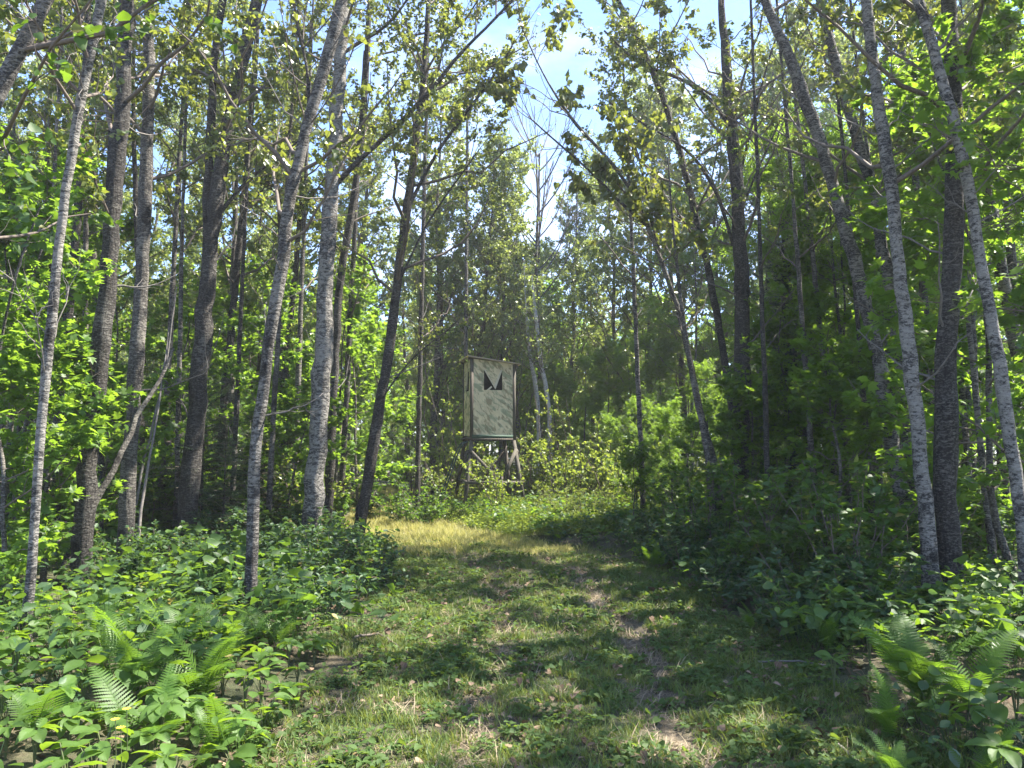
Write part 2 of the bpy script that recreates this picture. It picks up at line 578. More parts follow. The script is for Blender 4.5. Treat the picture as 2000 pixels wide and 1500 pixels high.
def grow(rng, P, r, z0, n_limb, limb_len, twigs=9, lpt=14, tmpl=T_RHOMB, size=.07, flat=.3, droop=.5, side=None, elev=(20, 50), top_bias=0.0, leaf_from=.25, world=None, sparse_low=0.0):
    """limbs with twigs and leaves on a trunk curve P; returns list of limb (V,F), leaves (V,F)"""
    zz = P[:, 2]
    zmax = zz.max()
    hs = z0 + (zmax - z0) * np.sort(rng.random(n_limb)) ** (1.0 - top_bias * .4)
    base = np.stack([np.interp(hs, zz, P[:, k]) for k in range(3)], 1)
    tr = np.interp(hs, zz, r)
    rel = (hs - z0) / max(zmax - z0, .1)
    az = rng.random() * 6.28 + np.arange(n_limb) * 2.4 + rng.normal(size=n_limb) * .5
    e0 = np.radians(rng.uniform(elev[0], elev[1], n_limb))
    d0 = np.stack([np.cos(az) * np.cos(e0), np.sin(az) * np.cos(e0), np.sin(e0)], 1)
    if side is not None:
        d0 = nrm(d0 + np.asarray(side)[None] * rng.uniform(0, 1, (n_limb, 1)))
    d1 = nrm(d0 + np.array([0, 0, 1.0]) * rng.uniform(.1, .9, (n_limb, 1)) + rng.normal(size=(n_limb, 3)) * .25)
    L = limb_len * (1 - .62 * rel ** 1.5) * rng.uniform(.6, 1.15, n_limb)
    C = curve_from(base, d0, d1, L, 7)
    C[:, 1:] += rng.normal(size=C[:, 1:].shape) * (L[:, None, None] * .018)
    rl = np.minimum(tr * .42, .006 + .0095 * L)[:, None] * np.linspace(1, .22, 7)[None] ** .9
    # twigs
    nt = n_limb * twigs
    li = np.repeat(np.arange(n_limb), twigs)
    s = rng.uniform(.12, 1.0, nt)
    b, t = sample_on(C, li, s)
    td = nrm(t + rand_dirs(rng, nt, .2) * .95)
    te = nrm(td + np.array([0, 0, .5]) * rng.uniform(-.6, 1.2, (nt, 1)) + rand_dirs(rng, nt) * .35)
    tl = rng.uniform(.25, .75, nt) * (limb_len / 2.2) ** .6 * (1.25 - .5 * s)
    TC = curve_from(b, td, te, tl, 5)
    TC[:, 1:] += rng.normal(size=TC[:, 1:].shape) * .012
    trr = np.full((nt, 1), .0045) * np.linspace(1, .35, 5)[None] * rng.uniform(.7, 1.3, (nt, 1))
    limbs = []
    for k in range(n_limb):
        A = tubes(C[k:k + 1], rl[k:k + 1], 6)
        B = tubes(TC[li == k], trr[li == k], 3)
        limbs.append(join([A, B]))
    # leaves
    if lpt <= 0:
        return limbs, None
    nl = nt * lpt
    ti = np.repeat(np.arange(nt), lpt)
    s2 = rng.uniform(leaf_from, 1.0, nl) ** .8
    c, t2 = sample_on(TC, ti, s2)
    twig_keep = rng.random(nt) > sparse_low * (1 - rel[li])
    a = nrm(rand_dirs(rng, nl, .3) + t2 * .35 + np.array([0, 0, -1]) * droop)
    nn = nrm(rand_dirs(rng, nl) * (1 - flat) + np.array([0, 0, 1.0]) * flat)
    c = c + rand_dirs(rng, nl) * rng.uniform(.01, size * .9, (nl, 1))
    S = size * rng.uniform(.6, 1.25, nl)
    k = twig_keep[ti]
    if world is not None:
        k &= keep_leaf(c + np.asarray(world)[None], rng)
    return limbs, leaves(c[k], a[k], nn[k], S[k], tmpl)


def y_ground(py):
    u = (750.0 - py) / FPX
    return CAM_H * (CP - u * SP) / -(SP + u * CP)


# ------------------------------------------------------------------ ground
def build_ground():
    def sheet(name, xs, ys, z0, mat, kind='structure'):
        X, Y = np.meshgrid(xs, ys)
        Z = gz(X, Y) + z0
        V = np.stack([X.ravel(), Y.ravel(), Z.ravel()], 1)
        nx = len(xs)
        i = np.arange(len(ys) - 1)[:, None] * nx + np.arange(nx - 1)[None]
        q = np.stack([i, i + 1, i + nx + 1, i + nx], -1).reshape(-1, 4)
        o = part(name, mesh_np(name, V, [q], mat, True), None, kind)
        return o
    # forest floor and path share one sheet: soil, leaf mould, worn tracks
    m, n, l, out = new_mat('ground')
    geo = n.new('ShaderNodeNewGeometry')
    v = geo.outputs['Position']
    f1 = noise(n, l, v, 1.2, 6, .65)
    f2 = noise(n, l, v, 34.0, 5, .7)
    c = ramp(n, l, f2, [(.3, (.030, .022, .014)), (.5, (.070, .055, .030)), (.62, (.11, .088, .055)), (.78, (.19, .15, .10))])
    g = ramp(n, l, f1, [(.42, (0, 0, 0)), (.58, (.7, .7, .7))])
    c = mixc(n, l, g, c, (.050, .068, .022))
    at_ = n.new('ShaderNodeAttribute'); at_.attribute_name = 'wear'
    st = ramp(n, l, noise(n, l, v, 60.0, 3, .6), [(.35, (.11, .08, .052)), (.65, (.26, .20, .135))])
    c = mixc(n, l, at_.outputs['Fac'], c, st)
    pb = n.new('ShaderNodeBsdfPrincipled')
    l.new(c, pb.inputs['Base Color'])
    pb.inputs['Roughness'].default_value = .95
    bu = n.new('ShaderNodeBump'); bu.inputs['Distance'].default_value = .03
    l.new(f2, bu.inputs['Height']); l.new(bu.outputs[0], pb.inputs['Normal'])
    l.new(pb.outputs[0], out.inputs['Surface'])
    xs = np.concatenate([np.linspace(-400, -14, 14), np.linspace(-13.5, 13.5, 271), np.linspace(14, 400, 14)])
    ys = np.concatenate([np.linspace(-200, -4, 8), np.linspace(-3.5, 22, 256), np.linspace(22.4, 60, 60), np.linspace(66, 600, 14)])
    o = sheet('ground', xs, ys, 0, m)
    me = o.data
    X, Y = np.meshgrid(xs, ys)
    off, w = path_off(X.ravel(), Y.ravel())
    wob = .07 * np.sin(Y.ravel() * 1.7) + .05 * np.sin(Y.ravel() * 4.1)
    wr = np.maximum(np.exp(-((off + wob - .55) / .15) ** 2) * .95, np.exp(-((off + wob + .58) / .13) ** 2) * .6)
    wr *= (.55 + .45 * np.sin(Y.ravel() * 2.3 + 1) * np.sin(Y.ravel() * .9)) * (Y.ravel() < 15)
    a = me.attributes.new('wear', 'FLOAT', 'POINT')
    a.data.foreach_set('value', np.clip(wr, 0, 1).astype(np.float32))


build_ground()

# ------------------------------------------------------------------ hunting stand
M['panel'] = None


def build_stand():
    m, n, l, out = new_mat('camo_panel')
    v = coords(n, l, (1, 1, 1))
    vs = coords_rs(n, l, (0, R(-38), 0), (2.0, 2.0, 5.4))
    base = ramp(n, l, noise(n, l, v, 3.0, 4, .6), [(.35, (.66, .54, .35)), (.65, (.80, .68, .46))])
    k1 = ramp(n, l, noise(n, l, vs, 1.6, 3, .5, .7), [(.49, (0, 0, 0)), (.60, (.68, .68, .68))])
    c = mixc(n, l, k1, base, (.19, .235, .14))
    vs2 = coords_rs(n, l, (.1, R(-58), .1), (2.6, 2.6, 7.0))
    k2 = ramp(n, l, noise(n, l, vs2, 1.9, 3, .5, .6), [(.52, (0, 0, 0)), (.62, (.75, .75, .75))])
    c = mixc(n, l, k2, c, (.28, .21, .12))
    k3 = ramp(n, l, noise(n, l, coords(n, l, (30, 30, 5)), 1, 4, .6), [(.35, (.82, .82, .82)), (.6, (1, 1, 1))])
    c = mixc(n, l, .7, c, k3, 'MULTIPLY')
    pb = n.new('ShaderNodeBsdfPrincipled')
    l.new(c, pb.inputs['Base Color']); pb.inputs['Roughness'].default_value = .75
    l.new(pb.outputs[0], out.inputs['Surface'])
    wood = plain_mat('weathered_wood', (.10, .09, .072), .85, 3, .4, .2, (14, 14, 1.3), .004)
    wood_d = plain_mat('dark_wood', (.10, .085, .07), .85, 3, .4, .2, (14, 14, 1.3), .004)
    green = plain_mat('green_painted_rail', (.040, .075, .05), .7, 12, .3)
    metal = plain_mat('ladder_paint', (.030, .055, .045), .4, 15, .2, .5)
    inner = plain_mat('inside_shade', (.06, .052, .045), .9, 12, .3)
    roofm = plain_mat('roof_board', (.42, .33, .26), .8, 6, .3, .2, (1, 8, 8))
    edge = plain_mat('cut_board_edge', (.62, .55, .44), .8, 18, .15)

    D = 19.2
    rz = R(13)
    base = at(953, 900, D)
    root = thing('hunting_stand', 'raised plywood hunting stand painted in green and tan camouflage smears on splayed timber legs', 'hunting stand', (base[0], D + .55, 0), rz)

    def bar(name, a, b, w, d, mat, parent=root, twist=0.0):
        a = np.array(a, float); b = np.array(b, float)
        t = nrm(b - a)
        ref = np.array([0, 1.0, 0]) if abs(t[1]) < .9 else np.array([1.0, 0, 0])
        u = nrm(np.cross(ref, t)); vv = np.cross(t, u)
        V = []
        for p in (a, b):
            for su, sv in ((-1, -1), (1, -1), (1, 1), (-1, 1)):
                V.append(p + u * su * w / 2 + vv * sv * d / 2)
        F = [(0, 3, 2, 1), (4, 5, 6, 7), (0, 1, 5, 4), (1, 2, 6, 5), (2, 3, 7, 6), (3, 0, 4, 7)]
        me = mesh_np(name, V, [np.array(F)], mat)
        return part(name, me, parent)

    def extr(name, poly, y0, y1, mat, axis='y', parent=root):
        """a polygon in the x-z (or y-z) plane given thickness"""
        k = len(poly)
        V = []
        for yy in (y0, y1):
            for a, z in poly:
                V.append((a, yy, z) if axis == 'y' else (yy, a, z))
        me = bpy.data.meshes.new(name)
        F = [tuple(range(k)), tuple(range(2 * k - 1, k - 1, -1))] + [(i, (i + 1) % k + 0, (i + 1) % k + k, i + k) for i in range(k)]
        me.from_pydata(V, [], F)
        me.update()
        me.materials.append(mat)
        return part(name, me, parent)

    hw = .56
    zb, zl, zr = 1.99, 3.90, 3.79       # floor, eaves left and right

    def ztop(x):
        return zl + (zr - zl) * (x + hw) / (2 * hw)
    # front wall (toward the camera, -y): built round its window
    wx0, wx1, wz0, wz1 = -.235, .235, 3.12, 3.62
    yf, yb = -hw, hw
    th = .018
    # one wall ring with the opening
    def wall(name, y0, y1, axis, mat, win=True, flip=False):
        lo, hi = -hw + .05, hw - .05
        tl = ztop(lo) if axis == 'y' else (zl if flip else zr)
        trr = ztop(hi) if axis == 'y' else tl
        V, F = [], []
        outer = [(lo, zb), (hi, zb), (hi, trr), (lo, tl)]
        innr = [(wx0, wz0), (wx1, wz0), (wx1, wz1), (wx0, wz1)]
        for yy in (y0, y1):
            for a, z in outer + innr:
                V.append((a, yy, z) if axis == 'y' else (yy, a, z))
        for k in range(4):
            j = (k + 1) % 4
            F += [(k, j, j + 4, k + 4), (k + 8, k + 12, j + 12, j + 8), (k, k + 8, j + 8, j), (k + 4, j + 4, j + 12, k + 12)]
        me = bpy.data.meshes.new(name)
        me.from_pydata(V, [], F); me.update(); me.materials.append(mat)
        return part(name, me, root)
    fw = wall('front_wall', yf, yf + th, 'y', m)
    wall('side_wall', -hw, -hw + th, 'x', m, flip=True)
    extr('side_wall', [(-hw + .05, zb), (hw - .05, zb), (hw - .05, zr), (-hw + .05, zr)], hw - th, hw, m, 'x')
    extr('back_wall', [(-hw + .05, zb), (hw - .05, zb), (hw - .05, ztop(hw)), (-hw + .05, ztop(-hw))], yb - th, yb, m)
    extr('dark_shade_sheet', [(-hw + .06, zb + .02), (hw - .06, zb + .02), (hw - .06, zr - .05), (-hw + .06, zr - .05)], yb - .06, yb - .03, inner)  # dark sheet standing in for the shade inside the box
    # window flap: a downward pointing triangle with pale folded edges
    fl = extr('window_flap', [(wx0 + .045, wz1), (0.0 + .02, wz0 + .10), (wx1 - .045, wz1)], yf - .004, yf + .012, m, parent=fw)
    extr('flap_edge', [(wx0 + .004, wz1), (wx0 + .045, wz1), (.02, wz0 + .10), (.055, wz0 + .02)], yf - .010, yf + .012, edge, parent=fw)
    extr('flap_edge', [(wx1 - .004, wz1), (wx1 - .045, wz1), (.02, wz0 + .10), (.055, wz0 + .02)][::-1], yf - .016, yf + .010, edge, parent=fw)
    extr('flap_edge', [(-.17, wz0), (-.05, wz0 + .10), (-.03, wz0 + .07), (-.10, wz0)][::-1], yf - .012, yf + .010, edge, parent=fw)
    extr('window_flap', [(-.10, wz1), (0.0, wz0 + .03), (.14, wz1)], -hw - .012, -hw - .002, edge, 'x')
    # corner posts
    for sx in (-1, 1):
        for sy in (-1, 1):
            x = sx * (hw - .02)
            bar('corner_post', (x, sy * (hw - .02), zb - .12), (x, sy * (hw - .02), ztop(x) - .01), .075, .075, wood if sx > 0 else wood_d)
    # floor frame
    extr('floor_board', [(-hw, zb - .07), (hw, zb - .07), (hw, zb - .03), (-hw, zb - .03)], yf + .03, yb - .03, wood_d)
    bar('floor_rail', (-hw + .02, yf - .022, zb - .03), (hw - .06, yf - .022, zb - .03), .085, .035, green)
    bar('floor_rail', (-hw + .02, yf - .022, zb - .10), (hw - .06, yf - .022, zb - .10), .05, .04, wood_d)
    bar('floor_rail', (-hw - .022, -hw, zb - .07), (-hw - .022, hw, zb - .07), .035, .10, wood_d)
    bar('floor_rail', (hw + .022, -hw, zb - .07), (hw + .022, hw, zb - .07), .035, .10, wood)
    bar('floor_rail', (-hw + .02, yb + .022, zb - .07), (hw - .02, yb + .022, zb - .07), .10, .035, wood_d)
    # roof
    ro = .11
    rf = extr('roof', [(-hw - ro, zl + .035 + .01), (hw + ro + .02, zr - .035 + .01), (hw + ro + .02, zr - .010 + .01), (-hw - ro, zl + .06 + .01)], yf - .12, yb + .12, roofm)
    for k in range(3):
        yy = yf + .02 + k * (2 * hw - .04) / 2
        extr('rafter', [(-hw - .08, zl - .02), (hw + .08, zr - .09), (hw + .08, zr - .03), (-hw - .08, zl + .043)], yy - .018, yy + .018, wood_d, parent=rf)
    # legs, splayed
    T, B = hw - .03, hw + .24
    legs = [((-T, -T), (-B + .02, -B)), ((T, -T), (B, -B)), ((-T, T), (-B, B)), ((T, T), (B, B))]
    for (tx, ty), (bx, by) in legs:
        bar('leg', (bx, by, -.1), (tx, ty, zb - .10), .085, .085, wood if ty < 0 else wood_d)

    def leg_at(k, z):
        (tx, ty), (bx, by) = legs[k]
        f = z / (zb - .1)
        return np.array([bx + (tx - bx) * f, by + (ty - by) * f, z])
    # cross rails on the front and the sides
    zc = .83
    a, b = leg_at(0, zc), leg_at(1, zc)
    bar('cross_rail', a + (-.06, -.065, 0), b + (.07, -.065, 0), .075, .035, wood)
    a, b = leg_at(2, zc), leg_at(3, zc)
    bar('cross_rail', a + (-.05, .065, 0), b + (.05, .065, 0), .075, .035, wood_d)
    for i, j, s in ((0, 2, -1), (1, 3, 1)):
        a, b = leg_at(i, zc + .04), leg_at(j, zc + .04)
        bar('cross_rail', a + (s * .065, -.1, 0), b + (s * .065, .1, 0), .035, .08, wood)
    # knee braces
    a, b = leg_at(0, 1.62), np.array([.02, -hw - .27, .95])
    bar('knee_brace', a + (-.02, -.065, 0), b, .075, .035, wood)
    a, b = leg_at(1, 1.66), np.array([.18, -hw - .27, .90])
    bar('knee_brace', a + (.02, -.065, 0), b, .085, .035, wood)
    bar('knee_brace', leg_at(3, 1.60) + (0, .06, 0), (.12, hw + .27, .95), .07, .035, wood_d)
    bar('knee_brace', leg_at(1, 1.6) + (.06, 0, 0), (hw + .25, .15, .85), .035, .08, wood)
    bar('knee_brace', leg_at(0, 1.6) + (-.06, 0, 0), (-hw - .25, .10, .85), .035, .08, wood_d)
    bar('leg_stake', (.18, -hw - .22, -.05), (.17, -hw - .27, .98), .05, .035, wood)
    # ladder on the left side
    lad = thing('ladder', 'dark green metal ladder leaning against the left side of the hunting stand', 'ladder', (base[0], D + .55, 0), rz)
    for yy in (-.30, .10):
        K = 12
        t = np.linspace(0, 1, K)
        zt = 1.98
        x = -hw - .07 - .03 - .68 * (1 - t) ** 1.0 * 1.0 + .10 * smooth(.8, 1, t) - .02
        z = zt * np.minimum(t * 1.0, 1) ** .96
        z[-1] = z[-2] + .03
        P = np.stack([x, np.full(K, yy), z], 1)
        V, F = tubes(P[None], np.full((1, K), .019), 8)
        part('ladder_rail', mesh_np('ladder_rail', V, F, metal, True), lad)
        if yy < 0:
            PX, PZ = x, z
    for k in range(6):
        zz = .28 + k * .29
        xx = np.interp(zz, PZ, PX)
        V, F = tubes(np.array([[(xx, -.32, zz), (xx, .12, zz)]]), np.full((1, 2), .013), 6)
        part('rung', mesh_np('rung', V, F, metal, True), lad)


build_stand()

# ------------------------------------------------------------------ tall trees seen one by one
ALL_HEROES = []


def hero(kind, label, poly, Y, w, bark, z0=4.0, H=12.0, n_limb=20, limb_len=2.4, twigs=12, lpt=60, size=.072, tmpl=None, leaf='poplar', base_y=None, seed=1, fork=None, droop=.6, flat=.15, side=None, elev=(20, 50), dead=10, lean_y=0.0, extra=None, sub=None, sparse=.4):
    rng = np.random.default_rng(seed)
    pts = [at(px, py, Y + lean_y * (k / max(1, len(poly) - 1))) for k, (px, py) in enumerate(poly)]
    b = pts[0].copy()
    # carry the foot down to the ground along the first direction
    d = nrm(pts[0] - pts[1]) if len(pts) > 1 else np.array([0, 0, -1.0])
    g = float(gz(b[0], Y))
    if b[2] > g:
        k = (b[2] - g + .12) / max(-d[2], .3)
        pts.insert(0, b + d * k)
    else:
        pts[0][2] = g - .12
    top = pts[-1]
    d = nrm(pts[-1] - pts[-2])
    while pts[-1][2] < H:
        d = nrm(d * .75 + np.array([0, 0, .3]))
        pts.append(pts[-1] + d * 1.0)
    pts = np.array(pts)
    root_p = np.array([pts[0][0], pts[0][1], g])
    loc = pts - root_p
    hpx = np.array(w, float) / FPX * Y / 2 * .90
    top_in = top[2]
    zs = pts[:, 2]
    rad = np.interp(zs, [zs[0], top_in, max(H, top_in + .5)], [hpx[0], hpx[-1], .012 if H > top_in + .3 else hpx[-1] * .6])
    t = thing('birch_tree' if kind == 'birch' else kind + '_tree', label, 'tree', root_p)
    me, P, r = trunk_mesh('trunk', loc, rad, M[bark], rng)
    part('trunk', me, t)
    world = root_p
    lim, lv = grow(rng, P, r, z0, n_limb, limb_len, twigs, lpt, tmpl or T_RHOMB, size, flat, droop, side, elev, world=world, sparse_low=sparse)
    parts_lv = [lv] if lv else []
    for V, F in lim:
        part('limb', mesh_np('limb', V, F, M['twig']), t)
    if dead:
        # bare thin twigs low on the trunk
        dl, _ = grow(rng, P, r * .38, max(1.6, z0 - 2.8), dead, limb_len * .55, 5, 0, elev=(0, 55))
        zc = [q for q in dl]
        V, F = join(zc)
        part('dead_branch', mesh_np('dead_branch', V, F, M['twig_grey']), t, 'stuff')
    if fork:
        for fk in fork:
            fp = np.array([at(px, py, Y + fk.get('dy', 0) * (k / (len(fk['poly']) - 1))) for k, (px, py) in enumerate(fk['poly'])]) - root_p
            d = nrm(fp[-1] - fp[-2])
            fp = list(fp)
            while fp[-1][2] + root_p[2] < fk.get('H', 8):
                d = nrm(d + np.array([0, 0, .3]))
                fp.append(fp[-1] + d * .8)
            fr = np.linspace(fk['w'][0], fk['w'][1], len(fp)) / FPX * Y / 2
            me, P2, r2 = trunk_mesh('limb', np.array(fp), fr, M['bark_dark'], rng, 8, False)
            part('limb', me, t)
            # side branches of this limb
            nb = fk.get('nb', 7)
            i = rng.integers(0, len(P2), nb)
            dd = nrm(np.gradient(P2, axis=0)[i])
            d0 = nrm(dd + rand_dirs(rng, nb, .3) * .8)
            d1 = nrm(d0 + rand_dirs(rng, nb, .3) * .4 + np.array([0, 0, .3]))
            Lb = fk.get('bl', 1.1) * rng.uniform(.5, 1.2, nb)
            C = curve_from(P2[i], d0, d1, Lb, 6)
            rr = np.full((nb, 1), .008) * np.linspace(1, .4, 6)[None]
            ntw = nb * 7
            ti = np.repeat(np.arange(nb), 7)
            bb, tt = sample_on(C, ti, rng.uniform(.2, 1, ntw))
            td = nrm(tt + rand_dirs(rng, ntw) * .8)
            TC = curve_from(bb, td, nrm(td + rand_dirs(rng, ntw) * .4), rng.uniform(.15, .45, ntw), 4)
            tr2 = np.full((ntw, 1), .0035) * np.linspace(1, .5, 4)[None]
            V, F = join([tubes(C, rr, 5), tubes(TC, tr2, 3)])
            part('limb', mesh_np('limb', V, F, M['twig']), t)
            lp = fk.get('lpt', 10)
            if lp:
                nl = ntw * lp
                ii = np.repeat(np.arange(ntw), lp)
                c, t2 = sample_on(TC, ii, rng.uniform(.3, 1, nl))
                a = nrm(rand_dirs(rng, nl, .3) + t2 * .3 + np.array([0, 0, -1]) * droop)
                nn = nrm(rand_dirs(rng, nl))
                c = c + rand_dirs(rng, nl) * rng.uniform(.01, size, (nl, 1))
                S = size * fk.get('ls', 1.0) * rng.uniform(.65, 1.25, nl)
                k = keep_leaf(c + root_p, rng)
                parts_lv.append(leaves(c[k], a[k], nn[k], S[k], tmpl or T_RHOMB))
    if parts_lv:
        V, F = join(parts_lv)
        part('crown', mesh_np('crown', V, F, M[leaf]), t, 'stuff')
    ALL_HEROES.append(t)
    return t


# ---- left side of the path
hero('birch', 'thin pale grey trunk nearest the left edge of the picture, rising from big-leaved herbs', [(45, 1310), (62, 1100), (75, 900), (88, 750), (105, 560), (130, 350), (160, 180), (200, 0)], y_ground(1312), (19, 20), 'bark_pale', 3.4, 8.5, 10, 1.5, 9, 12, .062, T_HEART, seed=11, sparse=.6)
hero('poplar', 'thick mottled trunk leaning in from the left across the upper left corner', [(-300, 1000), (-130, 500), (-30, 240), (10, 150), (50, 75), (95, 0)], 5.2, (44, 30), 'bark_mottled', 2.9, 6.5, 11, 2.3, 9, 13, .075, T_HEART, seed=12, side=(1.6, -.2, -.1), elev=(0, 25), dead=3, droop=.3, leaf='hazel', sparse=0)
hero('poplar', 'dark trunk with a pale leaning pole crossing its foot, second from the left', [(150, 1170), (165, 1010), (180, 850), (203, 640), (220, 400), (240, 200), (247, 0)], y_ground(1172), (40, 30), 'bark_dark', 3.6, 10.5, 15, 2.2, seed=13)
hero('poplar', 'straight grey trunk with lit right side standing left of the forked dark tree', [(240, 1130), (250, 950), (268, 700), (280, 480), (290, 200), (292, 0)], y_ground(1132), (32, 26), 'bark_grey', 4.0, 11, 15, 2.2, seed=14)
hero('poplar', 'dark stout trunk that forks at mid height above the young firs', [(360, 1095), (374, 900), (395, 650), (412, 480), (440, 250), (482, 80), (505, 0)], y_ground(1097), (42, 30), 'bark_dark', 4.2, 12.5, 16, 2.6, seed=15,
     fork=[dict(poly=[(405, 480), (402, 400), (408, 300), (415, 200), (418, 100), (440, -20)], w=(20, 10), H=10, lpt=14), dict(poly=[(425, 420), (480, 350), (540, 310), (590, 270)], w=(9, 4), H=4, lpt=3)])
hero('birch', 'slim pale trunk bending right, its foot in dark shrubs beside the path', [(490, 1222), (493, 1000), (505, 800), (535, 620), (562, 420), (592, 270), (640, 110), (672, -10)], y_ground(1224), (25, 26), 'bark_mottled', 3.3, 9.5, 12, 1.9, 9, 12, .065, T_HEART, seed=16,
     fork=[dict(poly=[(600, 250), (610, 150), (580, 60), (570, -20)], w=(8, 4), H=6, lpt=4)])
hero('birch', 'tall pale birch-like trunk with black scars, left of the path', [(604, 1092), (614, 950), (624, 800), (633, 600), (646, 400), (657, 200), (668, 80), (672, -30)], y_ground(1094), (44, 27), 'bark_pale', 5.0, 12.5, 13, 2.4, seed=17,
     fork=[dict(poly=[(652, 365), (690, 320), (760, 262), (840, 180), (900, 100), (955, 50), (1010, -10)], w=(12, 5), H=6, lpt=36, nb=18, bl=1.6), dict(poly=[(668, 105), (700, 80), (760, 55), (800, -10)], w=(8, 4), H=8, lpt=26)])
hero('poplar', 'dark slender trunk leaning right beside the path, nearest to the hunting stand', [(695, 1062), (733, 850), (765, 650), (782, 500), (803, 350), (828, 150), (838, 0)], y_ground(1064), (26, 15), 'bark_dark', 4.2, 12, 28, 2.9, 13, 50, seed=18, side=(.7, -.1, 0),
     fork=[dict(poly=[(775, 560), (830, 440), (880, 370), (930, 300)], w=(5, 3), H=4, lpt=6), dict(poly=[(800, 400), (850, 300), (910, 220), (965, 150), (1000, 90)], w=(8, 4), H=5, lpt=30, nb=16, bl=1.4), dict(poly=[(745, 780), (800, 700), (880, 640)], w=(4, 2), H=3, lpt=4)])
hero('poplar', 'dark narrow trunk just behind the tall pale birch-like trunk', [(640, 1000), (652, 740), (662, 560), (690, 400), (712, 200), (722, 0)], 14.2, (20, 14), 'bark_dark', 5.2, 13, 15, 2.3, seed=19)
hero('poplar', 'thin dark trunk behind the thin pale grey trunk at the left', [(108, 1050), (116, 830), (132, 640), (150, 450), (163, 250), (172, 30)], 12.0, (20, 16), 'bark_dark', 4.4, 12, 14, 2.1, seed=20)
hero('poplar', 'thin trunk seen between the bending slim trunk and the birch-like one', [(542, 1000), (547, 900), (560, 700), (580, 500), (592, 350), (600, 200)], 16.0, (15, 10), 'bark_dark', 4.6, 11, 14, 2.2, seed=21)
hero('poplar', 'dark trunk leaning slightly right behind the forked dark tree', [(425, 960), (440, 750), (460, 560), (482, 330), (500, 100), (506, 0)], 15.5, (17, 12), 'bark_dark', 4.8, 12.5, 15, 2.3, seed=22)
hero('poplar', 'thin upright trunk between the second and third trunks from the left', [(162, 960), (166, 780), (168, 500), (165, 250)], 14.0, (15, 10), 'bark_grey', 4.0, 11, 14, 2.2, seed=23)
hero('poplar', 'dark trunk half hidden behind the straight grey trunk with a lit side', [(278, 980), (274, 820), (272, 560), (262, 300)], 13.5, (18, 12), 'bark_dark', 4.4, 12, 14, 2.2, seed=24)
hero('poplar', 'thin grey trunk far left behind the broad-leaved saplings', [(55, 980), (62, 700), (85, 450), (98, 200)], 13.2, (13, 9), 'bark_grey', 3.6, 11, 14, 2.3, seed=25)
# ---- right side of the path
hero('poplar', 'dark stout upright trunk with ascending bare branches, first on the right of the path', [(1440, 1050), (1448, 800), (1450, 600), (1441, 400), (1425, 200), (1408, 0)], y_ground(1052), (40, 25), 'bark_dark', 4.8, 13, 15, 2.8, 12, 30, .08, seed=31,
     fork=[dict(poly=[(1432, 480), (1400, 370), (1345, 290), (1270, 250), (1190, 200)], w=(8, 4), H=5, lpt=20, nb=14, bl=1.3),
           dict(poly=[(1425, 250), (1390, 190), (1330, 150), (1250, 130), (1180, 60)], w=(9, 4), H=7, lpt=24, nb=14, bl=1.3),
           dict(poly=[(1448, 330), (1475, 220), (1500, 120), (1540, 0)], w=(6, 3), H=8, lpt=3), dict(poly=[(1440, 430), (1480, 330), (1540, 200), (1580, 90)], w=(5, 3), H=7, lpt=4)])
hero('birch', 'mottled trunk leaning left, first of the leaning trunks on the right', [(1785, 1110), (1748, 900), (1717, 700), (1662, 480), (1602, 280), (1546, 120), (1492, -5)], 10.2, (34, 24), 'bark_mottled', 4.6, 11, 12, 2.2, seed=32, sparse=.7)
hero('birch', 'leaning mottled trunk, second of the leaning trunks on the right', [(1798, 1060), (1770, 800), (1732, 520), (1692, 330), (1642, 160), (1600, 0)], 11.2, (28, 22), 'bark_mottled', 4.8, 12, 12, 2.2, seed=33, sparse=.7)
hero('birch', 'pale slim trunk rising behind the tall fern, lichen spotted, leaning left', [(1826, 1205), (1810, 1000), (1790, 800), (1765, 620), (1746, 400), (1715, 200), (1690, 0)], y_ground(1207), (33, 23), 'bark_pale', 3.9, 10, 10, 1.9, 9, 12, .07, T_HEART, seed=34, sparse=.6)
hero('poplar', 'thickest dark furrowed trunk on the right, behind the tall fern', [(1865, 1190), (1845, 1000), (1850, 700), (1862, 500), (1866, 250), (1852, -5)], y_ground(1215) + .35, (50, 33), 'bark_dark', 4.0, 12, 16, 2.4, 10, 24, .075, T_HEART, seed=35)
hero('birch', 'slender whitish trunk at the right edge curving left overhead', [(2012, 1190), (1987, 950), (1950, 700), (1914, 500), (1880, 300), (1842, 150), (1790, -5)], y_ground(1240), (27, 22), 'bark_pale', 3.8, 8.5, 8, 1.7, 8, 12, .075, T_HEART, seed=36, sparse=.5)
hero('poplar', 'mottled trunk leaning left behind the slender whitish one at the right edge', [(2040, 1000), (1995, 720), (1970, 600), (1936, 420), (1892, 200), (1850, 40)], 11.5, (32, 24), 'bark_mottled', 4.6, 12, 13, 2.3, seed=37)
hero('birch', 'narrow leaning trunk behind the second leaning trunk on the right', [(1835, 1000), (1812, 720), (1800, 500), (1785, 300), (1762, 100), (1750, -5)], 13.8, (20, 15), 'bark_mottled', 4.8, 12.5, 13, 2.3, seed=38)
hero('poplar', 'dark trunk in the shade between the thickest trunk and the right edge', [(1900, 980), (1885, 800), (1870, 600), (1862, 420)], 12.2, (27, 20), 'bark_dark', 4.4, 11, 12, 2.2, seed=39)
